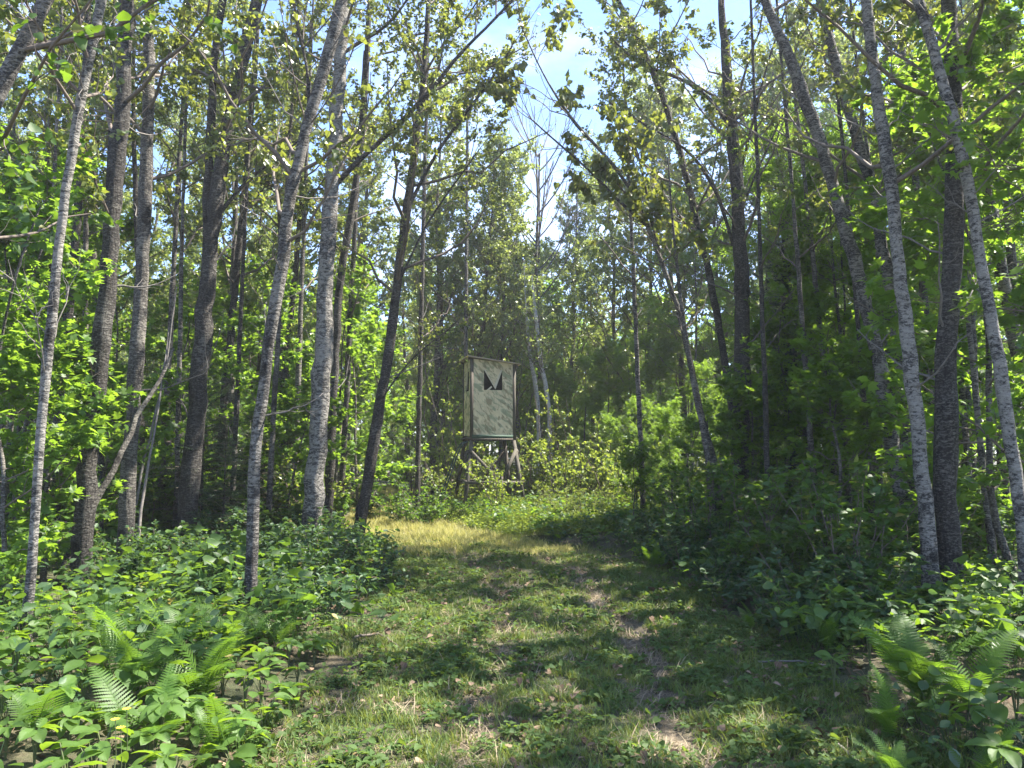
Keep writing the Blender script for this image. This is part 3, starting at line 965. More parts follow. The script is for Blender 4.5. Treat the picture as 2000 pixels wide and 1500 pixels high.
hero('poplar', 'slanting dark trunk with big drooping leaves, near the middle against the sky', [(1408, 1010), (1395, 900), (1362, 780), (1330, 620), (1290, 505), (1240, 380), (1190, 310), (1120, 240)], 13.0, (15, 7), 'bark_grey', 4.0, 8.3, 12, 1.8, 9, 14, .12, T_HEART, seed=40, droop=1.2, dead=0, sparse=.2,
     fork=[dict(poly=[(1262, 440), (1215, 400), (1150, 330), (1090, 280), (1040, 235)], w=(7, 3), H=3, lpt=12, nb=12, bl=.9), dict(poly=[(1290, 505), (1270, 420), (1255, 330), (1230, 250)], w=(7, 3), H=4, lpt=12, nb=12, bl=1.0)])
hero('poplar', 'dark trunk slanting left behind the slanting big-leaved one, top against white cloud', [(1455, 960), (1412, 680), (1382, 520), (1340, 340), (1300, 200), (1240, 60), (1205, 0)], 15.0, (17, 13), 'bark_dark', 5.4, 11.5, 16, 2.5, 11, 20, .10, T_HEART, seed=41, droop=1.0)
hero('poplar', 'thin grey pole trunk standing right of the bushes by the stand', [(1393, 1010), (1385, 900), (1360, 780), (1338, 650)], 12.6, (15, 9), 'bark_grey', 3.2, 6.2, 8, 1.3, 7, 12, .08, seed=42)
hero('poplar', 'dark stub-topped trunk near the right edge, in front of bright leaves', [(2000, 960), (1985, 600), (1968, 420), (1955, 230)], 13.0, (22, 17), 'bark_grey', 4.4, 9.5, 10, 2.0, seed=43)

POLES = [(20, 13.5, 9, 6), (84, 10.6, 10, 22), (196, 12.4, 11, 16), (318, 13.0, 12, 30), (345, 11.8, 9, 14), (455, 13.4, 9, 28), (527, 12.6, 10, 34), (575, 14.6, 11, 22), (668, 16.5, 10, 30), (120, 17.0, 10, 12), (395, 18, 11, 22), (815, 20.5, 9, 14), (908, 23.5, 7, 4),
         (1255, 15.2, 9, -26), (1500, 12.0, 10, -20), (1590, 12.8, 11, -44), (1632, 14.2, 11, -60), (1700, 11.2, 10, -48), (1760, 12.6, 12, -60), (1925, 9.4, 11, -66), (1960, 14, 13, -50), (1895, 11, 10, -50)]
MK = ['the thin leftmost trunk', 'the second trunk from the left', 'the straight grey trunk', 'the forked dark tree', 'the slim bending trunk', 'the birch-like trunk', 'the hunting stand', 'the dark upright trunk', 'the first leaning trunk', 'the thickest right trunk']
MX = [70, 170, 255, 385, 500, 620, 960, 1445, 1730, 1850]
for i, (px, Y, w, lean) in enumerate(POLES):
    d = [abs(px - q) for q in MX]
    j = d.index(min(d))
    side = 'left' if px < MX[j] else 'right'
    hero('poplar', 'slim grey poplar pole ' + side + ' of ' + MK[j] + '' + ['', ', the next one', ', a third one', ', a fourth one', ', a fifth one'][sum(1 for q in POLES[:i] if min(range(10), key=lambda k: abs(q[0] - MX[k])) == j)], [(px, 960), (px + lean * .4, 700), (px + lean, 350), (px + lean * 1.5, 100)], Y, (w * 1.25, w * .75), ['bark_grey', 'bark_mottled', 'bark_dark'][i % 3], 4.2, 10.5 + (i % 4) * .7, 13, 1.7, 9, 34, .075, seed=600 + i, dead=5, sparse=.5)
for i, (X, Y, h, lab) in enumerate([(5.4, 5.2, 10, 'poplar added for shade outside the right edge, limbs reaching over the right verge'), (7.2, 7.6, 11.5, 'poplar added for shade beyond the right edge, behind the whitish trunk'), (5.9, 2.6, 10.5, 'unseen poplar added right of the camera so its crown shades the path'), (8.2, 4.4, 11, 'unseen poplar added farther right of the camera, shading the lower right corner')]):
    g0 = 1000 + X / Y * FPX  # trunks out of frame, added as extra canopy to shade the path
    hero('poplar', lab, [(g0, HORIZ), (g0 - 8, HORIZ - FPX * 3 / Y), (g0 - 22, HORIZ - FPX * 6 / Y)], Y, (30 * 10 / Y, 20 * 10 / Y), 'bark_grey', 3.6, h, 20, 2.9, seed=90 + i, lpt=50, size=.085, dead=5, sparse=.1)

# ------------------------------------------------------------------ plants built once, then copied
def tree_proto(kind, seed, H, r0, bark, z0, n_limb, limb_len, twigs, lpt, size, leaf, tmpl=T_RHOMB, flat=.2, droop=.5, elev=(20, 50), bend=.5, label=None, group=None):
    rng = np.random.default_rng(seed)
    K = 7
    t = np.linspace(0, 1, K)
    dx, dy = rng.normal(size=2) * bend
    pts = np.stack([dx * t ** 1.6, dy * t ** 1.6, H * t - .15], 1)
    pts[1:-1, :2] += rng.normal(size=(K - 2, 2)) * .08
    root = thing(kind, label, 'tree' if H > 3.5 else 'sapling', (0, 0, 0), group=group)
    me, P, r = trunk_mesh('trunk', pts, np.array([r0, r0 * .8, r0 * .45, .012]), M[bark], rng, 7, H > 5)
    part('trunk', me, root)
    lim, lv = grow(rng, P, r, z0, n_limb, limb_len, twigs, lpt, tmpl, size, flat, droop, None, elev)
    V, F = join(lim)
    part('branches' if False else 'branchwork', mesh_np('branchwork', V, F, M['twig']), root)
    part('crown', mesh_np('crown', lv[0], lv[1], M[leaf]), root, 'stuff')
    return root


def shrub_proto(name, seed, stems, H, spread, tw, lpt, size, leaf, tmpl=T_OVATE, flat=.6, droop=.1, cat='shrub', stem='twig', label=None, low=.2, lean=.5):
    rng = np.random.default_rng(seed)
    az = np.arange(stems) * 2.4 + rng.random(stems)
    rr = spread * .25 * rng.random(stems)
    b = np.stack([np.cos(az) * rr, np.sin(az) * rr, np.full(stems, -.05)], 1)
    out = np.stack([np.cos(az), np.sin(az), np.zeros(stems)], 1)
    k = rng.uniform(.1, lean, (stems, 1)) * spread / H * 1.6
    d0 = nrm(out * k * .6 + np.array([0, 0, 1.0]))
    d1 = nrm(out * k * 1.8 + np.array([0, 0, .8]) + rng.normal(size=(stems, 3)) * .15)
    C = curve_from(b, d0, d1, H * rng.uniform(.65, 1.1, stems), 7)
    C[:, 1:] += rng.normal(size=C[:, 1:].shape) * .012 * H
    cr = (.004 + .006 * H) * np.linspace(1, .3, 7)[None] * np.ones((stems, 1))
    n = stems * tw
    li = np.repeat(np.arange(stems), tw)
    s = rng.uniform(low, 1, n)
    bb, tt = sample_on(C, li, s)
    td = nrm(tt * .5 + rand_dirs(rng, n, .5))
    te = nrm(td + np.array([0, 0, .35]))
    TC = curve_from(bb, td, te, (.12 + .18 * H) * rng.uniform(.5, 1.2, n) * (1.2 - .6 * s), 4)
    tr = np.full((n, 1), .0028) * np.linspace(1, .5, 4)[None]
    root = thing(name, label, cat)
    V, F = join([tubes(C, cr, 5), tubes(TC, tr, 3)])
    part('woody_stem', mesh_np('woody_stem', V, F, M[stem]), root)
    nl = n * lpt
    ii = np.repeat(np.arange(n), lpt)
    c, t2 = sample_on(TC, ii, rng.uniform(.15, 1, nl))
    a = nrm(rand_dirs(rng, nl, .7) + t2 * .4 + np.array([0, 0, -1]) * droop)
    nn = nrm(rand_dirs(rng, nl) * (1 - flat) + np.array([0, 0, 1.0]) * flat)
    S = size * rng.uniform(.55, 1.2, nl)
    V, F = leaves(c, a, nn, S, tmpl)
    part('foliage', mesh_np('foliage', V, F, M[leaf]), root, 'stuff')
    return root


def fir_proto(seed, H, rad, label):
    rng = np.random.default_rng(seed)
    root = thing('fir_tree', label, 'tree')
    pts = np.array([[0, 0, -.1], [0, 0, H * .5], [.02, .01, H]])
    me, P, r = trunk_mesh('trunk', pts, np.array([.018 * H, .010 * H, .006]), M['bark_dark'], rng, 7, False)
    part('trunk', me, root)
    nb = int(H * 44)
    z = H * (.05 + .93 * rng.random(nb) ** .9)
    az = rng.random(nb) * 6.283
    L = rad * (1 - z / H) ** .8 * rng.uniform(.75, 1.1, nb) + .06
    lump = .55 + .45 * np.sin(az * 2 + z * 2.1 + seed) * np.sin(z * 3.7 + az)
    L = L * (.65 + .55 * lump)
    e = np.radians(rng.normal(6, 15, nb)) + .5 * (z / H) ** 3
    d0 = np.stack([np.cos(az) * np.cos(e), np.sin(az) * np.cos(e), np.sin(e)], 1)
    d1 = nrm(d0 + np.array([0, 0, -.25]))
    b = np.stack([np.interp(z, P[:, 2], P[:, k]) for k in range(3)], 1)
    C = curve_from(b, d0, d1, L, 6)
    cr = (.004 + .006 * L)[:, None] * np.linspace(1, .3, 6)[None]
    Vb, Fb = tubes(C, cr, 3)
    part('branchwork', mesh_np('branchwork', Vb, Fb, M['twig']), root)
    # flat sprays: side twigs along each branch, each a feathered strip of needles
    ns = np.maximum(6, (L * 34).astype(int))
    li = np.repeat(np.arange(nb), ns)
    n = len(li)
    s = rng.uniform(.08, 1, n)
    bb, tt = sample_on(C, li, s)
    sgn = rng.choice([-1, 1], n)[:, None]
    sidev = nrm(np.cross(tt, np.array([0, 0, 1.0])[None].repeat(n, 0))) * sgn
    a = nrm(tt * .9 + sidev * 1.0 + rng.normal(size=(n, 3)) * .12)
    nn = nrm(np.array([0, 0, 1.0]) + rng.normal(size=(n, 3)) * .5)
    S = (.12 + .20 * L[li] * (1 - .6 * s)) * rng.uniform(.7, 1.2, n)
    tv, tf = [], []
    for k in range(6):
        y = .02 + k * .16
        for sx in (-1, 1):
            q = len(tv)
            tv += [(0, y, 0), (sx * .17 * (1 - .1 * k), y + .13, .01), (0, y + .075, 0)]
            tf.append((q, q + 1, q + 2) if sx > 0 else (q, q + 2, q + 1))
    V, F = leaves(bb, a, nn, S, (tv, tf))
    part('foliage', mesh_np('foliage', V, F, M['fir']), root, 'stuff')
    return root


USED = set()


def place(protos, n_used, x, y, scale=1.0, label=None, group=None, rng=RNG, z=None, tilt=(0, 0)):
    p = protos[n_used % len(protos)]
    loc = (x, y, float(gz(x, y)) if z is None else z)
    rz = rng.random() * 6.283
    if p.name not in USED:
        USED.add(p.name)
        p.location = loc
        p.rotation_euler = (tilt[0], tilt[1], rz)
        p.scale = (scale,) * 3 if np.isscalar(scale) else scale
        if label: p['label'] = label
        if group: p['group'] = group
        return p
    return copy_thing(p, loc, rz, scale, label, group, tilt)


def finish_protos(protos):
    """a prototype that was never placed goes away again"""
    for p in protos:
        if p.name not in USED:
            for c in list(p.children):
                bpy.data.objects.remove(c)
            bpy.data.objects.remove(p)


# ---- far poplars and birches of the wood
LBL_WOOD = 'slender poplar of the wood beyond the nearer trunks'
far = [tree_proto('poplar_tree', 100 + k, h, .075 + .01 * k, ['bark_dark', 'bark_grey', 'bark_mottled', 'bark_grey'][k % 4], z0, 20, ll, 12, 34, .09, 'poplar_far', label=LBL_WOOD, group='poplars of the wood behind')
       for k, (h, z0, ll) in enumerate([(11, 3.6, 2.4), (12.5, 4.4, 2.5), (10, 3.0, 2.1), (13, 5.0, 2.6), (9, 2.4, 2.0)])]
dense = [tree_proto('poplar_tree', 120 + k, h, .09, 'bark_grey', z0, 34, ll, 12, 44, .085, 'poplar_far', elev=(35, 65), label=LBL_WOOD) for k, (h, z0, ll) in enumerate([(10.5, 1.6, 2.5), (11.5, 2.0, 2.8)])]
bright = [tree_proto('ash_tree', 130 + k, h, .055, 'bark_grey', z0, 19, ll, 11, 12, .21, 'ash', T_PINN, .55, .35, (5, 45), .4, label='bright leafy young ash')
          for k, (h, z0, ll) in enumerate([(7.5, .9, 2.2), (8.5, 1.4, 2.4), (6, .6, 1.9)])]
mapl = [tree_proto('maple_tree', 140 + k, h, .04, 'bark_grey', z0, 17, ll, 10, 15, .12, 'maple', T_MAPLE, .65, .2, (0, 35), .3, label='young maple')
        for k, (h, z0, ll) in enumerate([(5.0, .6, 1.7), (6.5, 1.0, 2.0), (3.8, .4, 1.4)])]

def shades_clearing(x, y, h):
    for f in (.35, .55, .75, .95):
        gx = x - SUN[0] / SUN[2] * h * f; gy = y - SUN[1] / SUN[2] * h * f
        if ((gx - .6) / 4.2) ** 2 + ((gy - 17.8) / 4.0) ** 2 < 1 or (gx + .7) ** 2 / 6 + (gy - 13.0) ** 2 / 2.2 < 1:
            return True
        if ((gx + 5.5) / 2.6) ** 2 + ((gy - 19) / 4.5) ** 2 < 1:
            return True
    return False


# crowns standing round the opening behind the hunting stand
bg = [(930, 300, 24, 0), (855, 110, 21, 0), (690, 190, 22.5, 0), (975, 288, 25.5, 1), (1008, 335, 27, 0), (868, 400, 26, 1), (800, 440, 29, 0), (1062, 480, 31, 1), (1108, 345, 30, 0), (1155, 325, 31, 1), (1205, 300, 28, 0), (1258, 200, 27, 1), (1320, 130, 26, 0), (1395, 180, 25, 1), (1470, 120, 24, 0), (1530, 40, 23, 1), (1600, 90, 25, 0), (1680, 60, 24, 1), (1750, 40, 22, 0), (900, 520, 33, 1), (845, 470, 34, 0), (740, 600, 36, 0), (770, 640, 40, 1), (1035, 520, 38, 0), (1080, 500, 37, 1), (700, 640, 42, 1), (950, 480, 36, 1), (1000, 450, 35, 0)]
cnt = 0
for px, py, Y, k in bg:
    h = [10.5, 11.5][k]
    p = at(px, py, Y)
    while shades_clearing(p[0], Y, p[2]) and Y < 40:
        Y += 1
        p = at(px, py, Y)
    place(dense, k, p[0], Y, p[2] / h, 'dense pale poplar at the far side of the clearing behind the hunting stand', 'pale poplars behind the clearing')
    cnt += 1
rng = np.random.default_rng(50)
spots = []


def free(x, y, dmin):
    o, w = path_off(x, y)
    if abs(o) < w + .5:
        return False
    for a, b in spots:
        if (a - x) ** 2 + (b - y) ** 2 < dmin ** 2:
            return False
    return True


for side, lab in ((-1, 'slender poplar in the wood left of the path, behind the nearest trunks'), (1, 'slender poplar in the wood right of the path, behind the nearest trunks')):
    n = 0
    tries = 0
    while n < (58 if side < 0 else 30) and tries < 4000:
        tries += 1
        y = rng.uniform(15.5, 44)
        x = side * rng.uniform(.16 if side < 0 else .30, .80) * y
        if side < 0 and x > -3.2 or side > 0 and x < 4.6:
            continue
        if not free(x, y, 1.3) or (shades_clearing(x, y, 11) and y < 30):
            continue
        spots.append((x, y))
        place(far, n, x, y, rng.uniform(.85, 1.15) * (1 if y < 28 else .9), lab, 'poplars in the wood ' + ('left' if side < 0 else 'right') + ' of the path')
        n += 1
# a far belt that closes the view
for i in range(60):
    x = -48 + i * 1.62 + rng.normal() * .6
    y = 47 + rng.uniform(0, 10)
    if -10.5 < x < -7 and y < 60:
        y += 6
    place(dense, i, x, y, rng.uniform(.75, 1.0), 'tree in the distant belt that closes the view', 'distant belt of trees')

for i in range(95):
    y = 30 + 17 * RNG.random()
    x = RNG.uniform(-.85, .85) * y
    o_, w_ = path_off(x, y)
    if abs(o_) < w_ + .8: continue
    place(mapl, i, x, y, RNG.uniform(1.0, 1.5), 'young maple in the far understorey', 'young maples of the far understorey')

for i in range(70):
    x = -44 + i * 1.27 + RNG.normal() * .5
    y = 40 + 8 * RNG.random()
    o_, w_ = path_off(x, y)
    if abs(o_) < w_ + .5: continue
    place(mapl, i, x, y, RNG.uniform(1.0, 1.6), 'young maple in the far understorey', 'young maples of the far understorey')
for i in range(70):
    x = -62 + i * 1.8 + RNG.normal() * .5
    place(mapl, i, x, 56 + 8 * RNG.random(), RNG.uniform(1.5, 2.4), 'young maple in the far understorey', 'young maples of the far understorey')
for i in range(50):
    x = -62 + i * 2.5 + RNG.normal() * .5
    place(dense, i, x, 62 + 8 * RNG.random(), RNG.uniform(.8, 1.1), 'tree in the distant belt that closes the view', 'distant belt of trees')

# bare tree top against the blue gap
def bare_tree():
    rg = np.random.default_rng(77)
    Y = 27.0
    b = at(1052, 480, Y)
    root = thing('dead_tree', 'leafless grey tree whose bare fan of twigs stands in the blue gap of sky', 'tree', (b[0], Y, 0))
    top = at(1050, 300, Y)[2]
    me, P, r = trunk_mesh('trunk', np.array([[0, 0, -.1], [.05, 0, 4], [-.1, 0, 8], [.05, 0, top]]), np.array([.12, .09, .06, .03]), M['bark_grey'], rg, 7)
    part('trunk', me, root)
    for k in range(24):
        z = rg.uniform(6.8, top)
        az = rg.random() * 6.28
        d0 = np.array([[math.cos(az) * .8, math.sin(az) * .8, .8]])
        C = curve_from(np.array([[0.0, 0, z]]), nrm(d0), nrm(d0 * .25 + np.array([[0, 0, 1.0]])), np.array([rg.uniform(2.2, 3.6)]), 8)
        rr = .030 * np.linspace(1, .4, 8)[None]
        n = 7
        bb, tt = sample_on(C, np.zeros(n, int), rg.uniform(.2, .9, n))
        td = nrm(tt + rand_dirs(rg, n, .4) * .45)
        TC = curve_from(bb, td, nrm(td + np.array([0, 0, .6])), rg.uniform(.7, 1.5, n), 5)
        V, F = join([tubes(C, rr, 4), tubes(TC, np.full((n, 5), .010), 3)])
        part('limb', mesh_np('limb', V, F, M['twig_grey']), root)


bare_tree()
# white birch stems right behind the stand
for k, (lb, pts) in enumerate([('white birch stem leaning left just right of the hunting stand', [(1062, 800), (1052, 745), (1043, 700), (1032, 600)]), ('second white birch stem, close right of the first one behind the stand', [(1052, 810), (1046, 745), (1036, 705), (1030, 640)])]):
    hero('birch', lb, [(pts[0][0] + 12 * (1 - k), 960)] + [(x + 12 * (1 - k), y) for x, y in pts], 23.5 + .5 * k, (11, 8), 'bark_white', 3.4, 6.6, 14, 1.5, 9, 26, .09, seed=60 + k, dead=0, leaf='poplar_far')

# ---- bright ashes and maples on the right, maples on the left
for i, (px, Y, k, s) in enumerate([(1240, 17, 0, .95), (1310, 16, 2, 1.0), (1380, 17.5, 1, 1.0), (1480, 16, 0, 1.05), (1580, 15, 1, .95), (1660, 14.5, 0, 1.1), (1720, 16, 1, 1.1), (1790, 17, 0, 1.1), (1880, 15, 1, 1.0), (1960, 14, 0, 1.05), (1430, 21, 1, 1.2), (1560, 20, 0, 1.3), (1700, 21, 1, 1.25), (1270, 22, 0, 1.1), (1350, 24, 1, 1.1), (1850, 20, 0, 1.3), (2010, 18, 1, 1.2), (1190, 21, 2, 1.0)]):
    p = at(px, 900, Y)
    while shades_clearing(p[0], Y, 7.5 * s) and s > .45:
        s -= .1
    place(bright, k, p[0], Y, s, 'bright green ash with drooping leaflets in the thicket right of the path', 'bright ashes right of the path')
for i, (px, Y, k, s) in enumerate([(1235, 14.5, 2, .75), (1340, 13.2, 0, .8), (1530, 14.5, 0, .8), (1600, 13.5, 2, .8), (1700, 12.5, 1, .7), (1400, 15, 0, 1.0), (1480, 13.5, 2, 1), (1930, 9.6, 1, 1.0), (1985, 8.4, 0, 1.1), (2050, 9.5, 1, 1.1), (1960, 12, 1, 1.1), (1760, 13.5, 0, 1.0), (1650, 15, 1, 1.0), (2080, 7.4, 1, 1.0), (1640, 10.4, 2, .8), (1870, 10.8, 2, 1.0)]):
    p = at(px, 900, Y)
    while shades_clearing(p[0], Y, 5.5 * s) and s > .5:
        s -= .1
    place(mapl, k, p[0], Y, s, 'young maple with flat sprays of pointed leaves right of the path', 'young maples right of the path')
for i, (px, Y, k, s) in enumerate([(20, 7.2, 2, .75), (95, 8.2, 2, .8), (-60, 7.6, 0, .8), (180, 10.5, 2, .8), (-20, 10, 0, .9), (60, 12.5, 0, 1.0), (480, 14, 0, .8), (560, 15.5, 2, .9), (640, 16.5, 0, 1), (700, 18, 1, .9), (660, 20, 1, .9), (580, 19, 0, 1), (740, 21, 0, .95), (500, 18, 1, .9), (420, 17, 0, 1), (330, 15, 0, .9), (240, 15.5, 1, .9), (150, 16, 0, 1), (80, 17, 1, 1), (10, 15, 1, 1), (350, 21, 1, 1), (200, 20, 1, 1), (460, 23, 1, 1), (600, 25, 1, 1), (690, 26, 1, .9), (560, 13.2, 2, .7), (300, 12.6, 2, .7), (-90, 12, 1, .9), (-140, 9.5, 0, .9), (770, 33, 1, .8)]):
    p = at(px, 900, Y)
    place(mapl, k, p[0], Y, s, 'young maple with flat sprays of leaves in the wood left of the path', 'young maples left of the path')

# lighter young growth filling the far side of the clearing
for i, (px, Y, k, s) in enumerate([(1030, 27, 0, .62), (1085, 26, 2, .7), (1140, 25, 0, .6), (1190, 26, 2, .8), (1240, 25.5, 0, .7), (1290, 25, 2, .85), (900, 28, 0, .6), (850, 29, 2, .75), (800, 31, 0, .6), (940, 31, 1, .62), (1000, 31, 0, .75), (1060, 33, 1, .75), (1120, 31, 0, .8), (1170, 34, 1, .85), (1340, 27, 0, .8), (1230, 31, 1, .8), (870, 36, 1, .7), (780, 38, 0, .8), (660, 24, 2, .8), (700, 27, 0, .6), (620, 22, 2, .9), (560, 26, 0, .8), (590, 31, 1, .8), (480, 27, 0, .9), (400, 25, 1, .8), (320, 28, 0, 1), (730, 30, 2, .9), (950, 36, 0, .9), (1010, 39, 1, .9)]):
    p = at(px, 900, Y)
    place(bright, k, p[0], Y, s, 'bright leafy young ash at the far side of the clearing', 'bright young ashes beyond the clearing')

# ---- firs
firs = [fir_proto(200, 2.7, 1.15, 'young fir'), fir_proto(201, 8.4, 1.7, 'tall fir'), fir_proto(202, 2.0, 1.0, 'young fir')]
for px, Y, k, s, lab in [(395, 12.0, 0, 1.0, 'young dark fir between the forked dark trunk and the bending slim trunk'), (300, 13.2, 2, 1.1, 'small fir in the shade behind the straight grey trunk'), (500, 14.2, 0, .9, 'young fir behind the bending slim trunk, half hidden'), (560, 15.2, 2, 1.0, 'small fir left of the birch-like trunk foot'), (1545, 15.8, 1, .93, 'tall dark fir rising right of the dark stout trunk'), (1650, 16.8, 1, .6, 'shorter dark fir behind the first leaning trunk on the right'), (1490, 17.5, 0, 1.3, 'dark young fir close behind the dark stout upright trunk'), (440, 11.6, 2, .8, 'lowest fir, at the foot of the young dark one'), (765, 37, 0, 1.3, 'dark fir at the far end of the grassy path')]:
    p = at(px, 900, Y)
    place(firs, k, p[0], Y, s, lab)

# ---- shrubs
dog = [shrub_proto('dogwood_shrub', 300 + k, 9, h, .9, 7, 9, .105, 'dogwood', flat=.62, label='dark shrub') for k, h in enumerate([.75, .9, .6])]
haz = [shrub_proto('hazel_shrub', 310 + k, 8, h, 1.1, 13, 8, .115, 'hazel', T_HEART, .62, .15, label='hazel shrub', low=.05) for k, h in enumerate([1.2, 1.7, .8])]
bru = [shrub_proto('brushy_shrub', 320 + k, 13, h, 1.0, 10, 10, .065, 'brush', T_RHOMB, .35, .1, label='brush') for k, h in enumerate([.9, 1.4, .7])]
pop = [shrub_proto('poplar_sapling', 330 + k, 6, h, 1.2, 14, 10, .085, 'brush', T_HEART, .2, .6, label='poplar sapling', low=.12, lean=.35, cat='sapling') for k, h in enumerate([2.6, 3.3, 2.0])]
rng = np.random.default_rng(51)


def fill(protos, n, xr, yr, sc, label, group, test=None, dmin=.35, seed=1):
    rg = np.random.default_rng(seed)
    got = []
    tries = 0
    while len(got) < n and tries < n * 60:
        tries += 1
        y = rg.uniform(*yr); x = rg.uniform(*xr)
        if test and not test(x, y):
            continue
        if any((a - x) ** 2 + (b - y) ** 2 < dmin ** 2 for a, b in got):
            continue
        got.append((x, y))
        s = rg.uniform(*sc)
        place(protos, len(got), x, y, (s, s, s * rg.uniform(.85, 1.15)), label, group, rg)


def off(x, y):
    o, w = path_off(x, y)
    return o, w


fill(dog, 52, (-4.6, -1.45), (6.7, 12.6), (.5, .74), 'dark glossy dogwood shrub on the left verge of the path', 'dogwood shrubs left of the path', lambda x, y: off(x, y)[0] < -off(x, y)[1] - .35 and not (x < -3.2 and y < 7.6), .32, 61)
fill(haz, 38, (2.3, 7.5), (5.6, 13), (.5, .85), 'hazel-leaved shrub in the shady bank right of the path', 'hazel shrubs right of the path', lambda x, y: off(x, y)[0] > off(x, y)[1] + .75 and (x / y < .62) and not (x > 3.3 and y < 6.7) and not (.46 < x / y < .64 and y < 8.3), .5, 62)
fill(dog, 34, (1.9, 4.4), (6.4, 15), (.45, .75), 'low dark dogwood shrub along the right verge of the path', 'dogwood shrubs right of the path', lambda x, y: off(x, y)[1] + .25 < off(x, y)[0] < off(x, y)[1] + 1.3, .36, 63)
fill(haz, 34, (-10, -3.4), (12, 19), (.7, 1.1), 'hazel-leaved shrub in the wood left of the path', 'hazel shrubs left of the path', lambda x, y: True, .7, 64)
fill(bru, 70, (-1.6, 4.6), (15.4, 20.5), (.30, .50), 'bright brushy shrub in the sun at the foot of the hunting stand', 'sunlit brush round the hunting stand', lambda x, y: off(x, y)[0] > off(x, y)[1] + .3 and y > 15.0 and not (-1.7 < x < .7 and 15.9 < y < 19.6), .42, 65)
fill(bru, 60, (-1.2, 9), (20.8, 28), (.8, 1.3), 'bright brushy shrub behind the hunting stand', 'sunlit brush behind the hunting stand', lambda x, y: off(x, y)[0] > off(x, y)[1] + .3, .6, 66)
fill(bru, 90, (-22, -3.6), (14, 34), (.8, 1.4), 'brushy shrub in the sunlit wood left of the path', 'brush in the wood left of the path', lambda x, y: off(x, y)[0] < -off(x, y)[1] - .5, .8, 67)
fill(bru, 60, (4.5, 20), (14, 32), (.8, 1.5), 'brushy shrub in the wood right of the path', 'brush in the wood right of the path', lambda x, y: True, .8, 68)
for i, (px, Y, k, s, lab) in enumerate([(1040, 20.6, 0, .95, 'poplar sapling touching the right corner of the hunting stand'), (1075, 21.0, 1, .85, 'leafy poplar sapling, second one right of the hunting stand'), (1120, 20.4, 1, .82, 'poplar sapling at the rounded top of the sunlit thicket'), (1160, 20.8, 0, .92, 'poplar sapling right of the thicket top, yellowish leaves'), (1200, 19.6, 2, .95, 'low poplar sapling at the right end of the sunlit thicket'), (1100, 18.9, 2, .95, 'low poplar sapling in front of the sunlit thicket'), (975, 17.6, 2, .72, 'thin sapling growing up between the front legs of the stand'), (955, 21.4, 2, .9, 'sapling seen through the legs of the stand'), (1240, 18.6, 2, .8, 'small poplar sapling at the edge of the right-hand thicket'), (880, 22.5, 1, 1.0, 'tall poplar sapling left of the stand, behind the ladder'), (838, 23.5, 1, 1.15, 'tall poplar sapling between the leaning trunk and the ladder'), (800, 25.5, 0, 1.2, 'poplar sapling beside the far grassy path'), (860, 20.8, 2, .8, 'low sapling behind the round dark bush'), (920, 24, 1, 1.2, 'poplar sapling directly behind the stand'), (1010, 24.5, 1, 1.25, 'poplar sapling behind the stand on its right')]):
    p = at(px, 900, Y)
    place(pop, k, p[0], Y, s, lab)
# the round dark bush left of the ladder
rb = shrub_proto('round_bush', 350, 26, 1.1, 1.9, 12, 13, .075, 'hazel', T_RHOMB, .45, .05, label='round green bush left of the ladder where the path bends away', low=.1, lean=.75)
p = at(822, 900, 17.2)
rb.location = (p[0], 17.2, float(gz(p[0], 17.2)))
ps = [pp for g in (far, dense, bright, mapl, firs, dog, haz, bru, pop) for pp in g]
finish_protos(ps)


# ------------------------------------------------------------------ ferns and broad-leaved herbs near the camera
def frond_mesh(seed, L=.62, curl=.9, npin=23):
    rng = np.random.default_rng(seed)
    K = 16
    t = np.linspace(0, 1, K)
    ang = R(82) - curl * t ** 1.7
    st = L / (K - 1)
    y = np.concatenate([[0], np.cumsum(np.cos(ang[1:]) * st)])
    z = np.concatenate([[0], np.cumsum(np.sin(ang[1:]) * st)])
    P = np.stack([np.zeros(K), y, z], 1)
    parts = [tubes(P[None], (.0032 * (1 - .8 * t))[None], 4)]
    V, F = [], []
    for k in range(npin):
        s = .16 + .84 * (k / npin) ** .92
        c = np.array([0, np.interp(s, t, y), np.interp(s, t, z)])
        a = np.interp(s, t, ang)
        tan = np.array([0, math.cos(a), math.sin(a)])
        nor = np.array([0, -math.sin(a), math.cos(a)])
        u = (s - .16) / .84
        w = L * .25 * min(1, .45 + 2.2 * u) * (1 - u) ** .62 + .006
        for sx in (-1, 1):
            d = nrm(np.array([sx, 0, 0]) + tan * .35 + nor * (.12 + rng.normal() * .05))
            q = nrm(tan - d * np.dot(tan, d))
            nseg = 8
            b0 = len(V)
            for j in range(nseg + 1):
                f = j / nseg
                cen = c + d * w * f + nor * (-.18 * w * f * f)
                hw = .0115 * (L / .62) * (1 - f) ** .6 + .0008
                V.append(cen)
                V.append(cen + q * hw * (1.0)); V.append(cen - q * hw * (1.0))
                # notch point between the lobes
                cen2 = c + d * w * (f + .55 / nseg) + nor * (-.18 * w * (f + .5 / nseg) ** 2)
                V.append(cen2 + q * hw * .42); V.append(cen2 - q * hw * .42)
            for j in range(nseg):
                b = b0 + j * 5
                F += [(b, b + 1, b + 3), (b, b + 4, b + 2), (b, b + 3, b + 5), (b, b + 5, b + 4), (b + 3, b + 6, b + 5), (b + 4, b + 5, b + 7)]
    parts.append((np.array(V), [np.array(F)]))
    Vj, Fj = join(parts)
    return mesh_np('frond', Vj, Fj, M['fern'])


FRONDS = [frond_mesh(400, .62, .9), frond_mesh(401, .56, 1.3), frond_mesh(402, .70, .7), frond_mesh(403, .48, 1.1)]


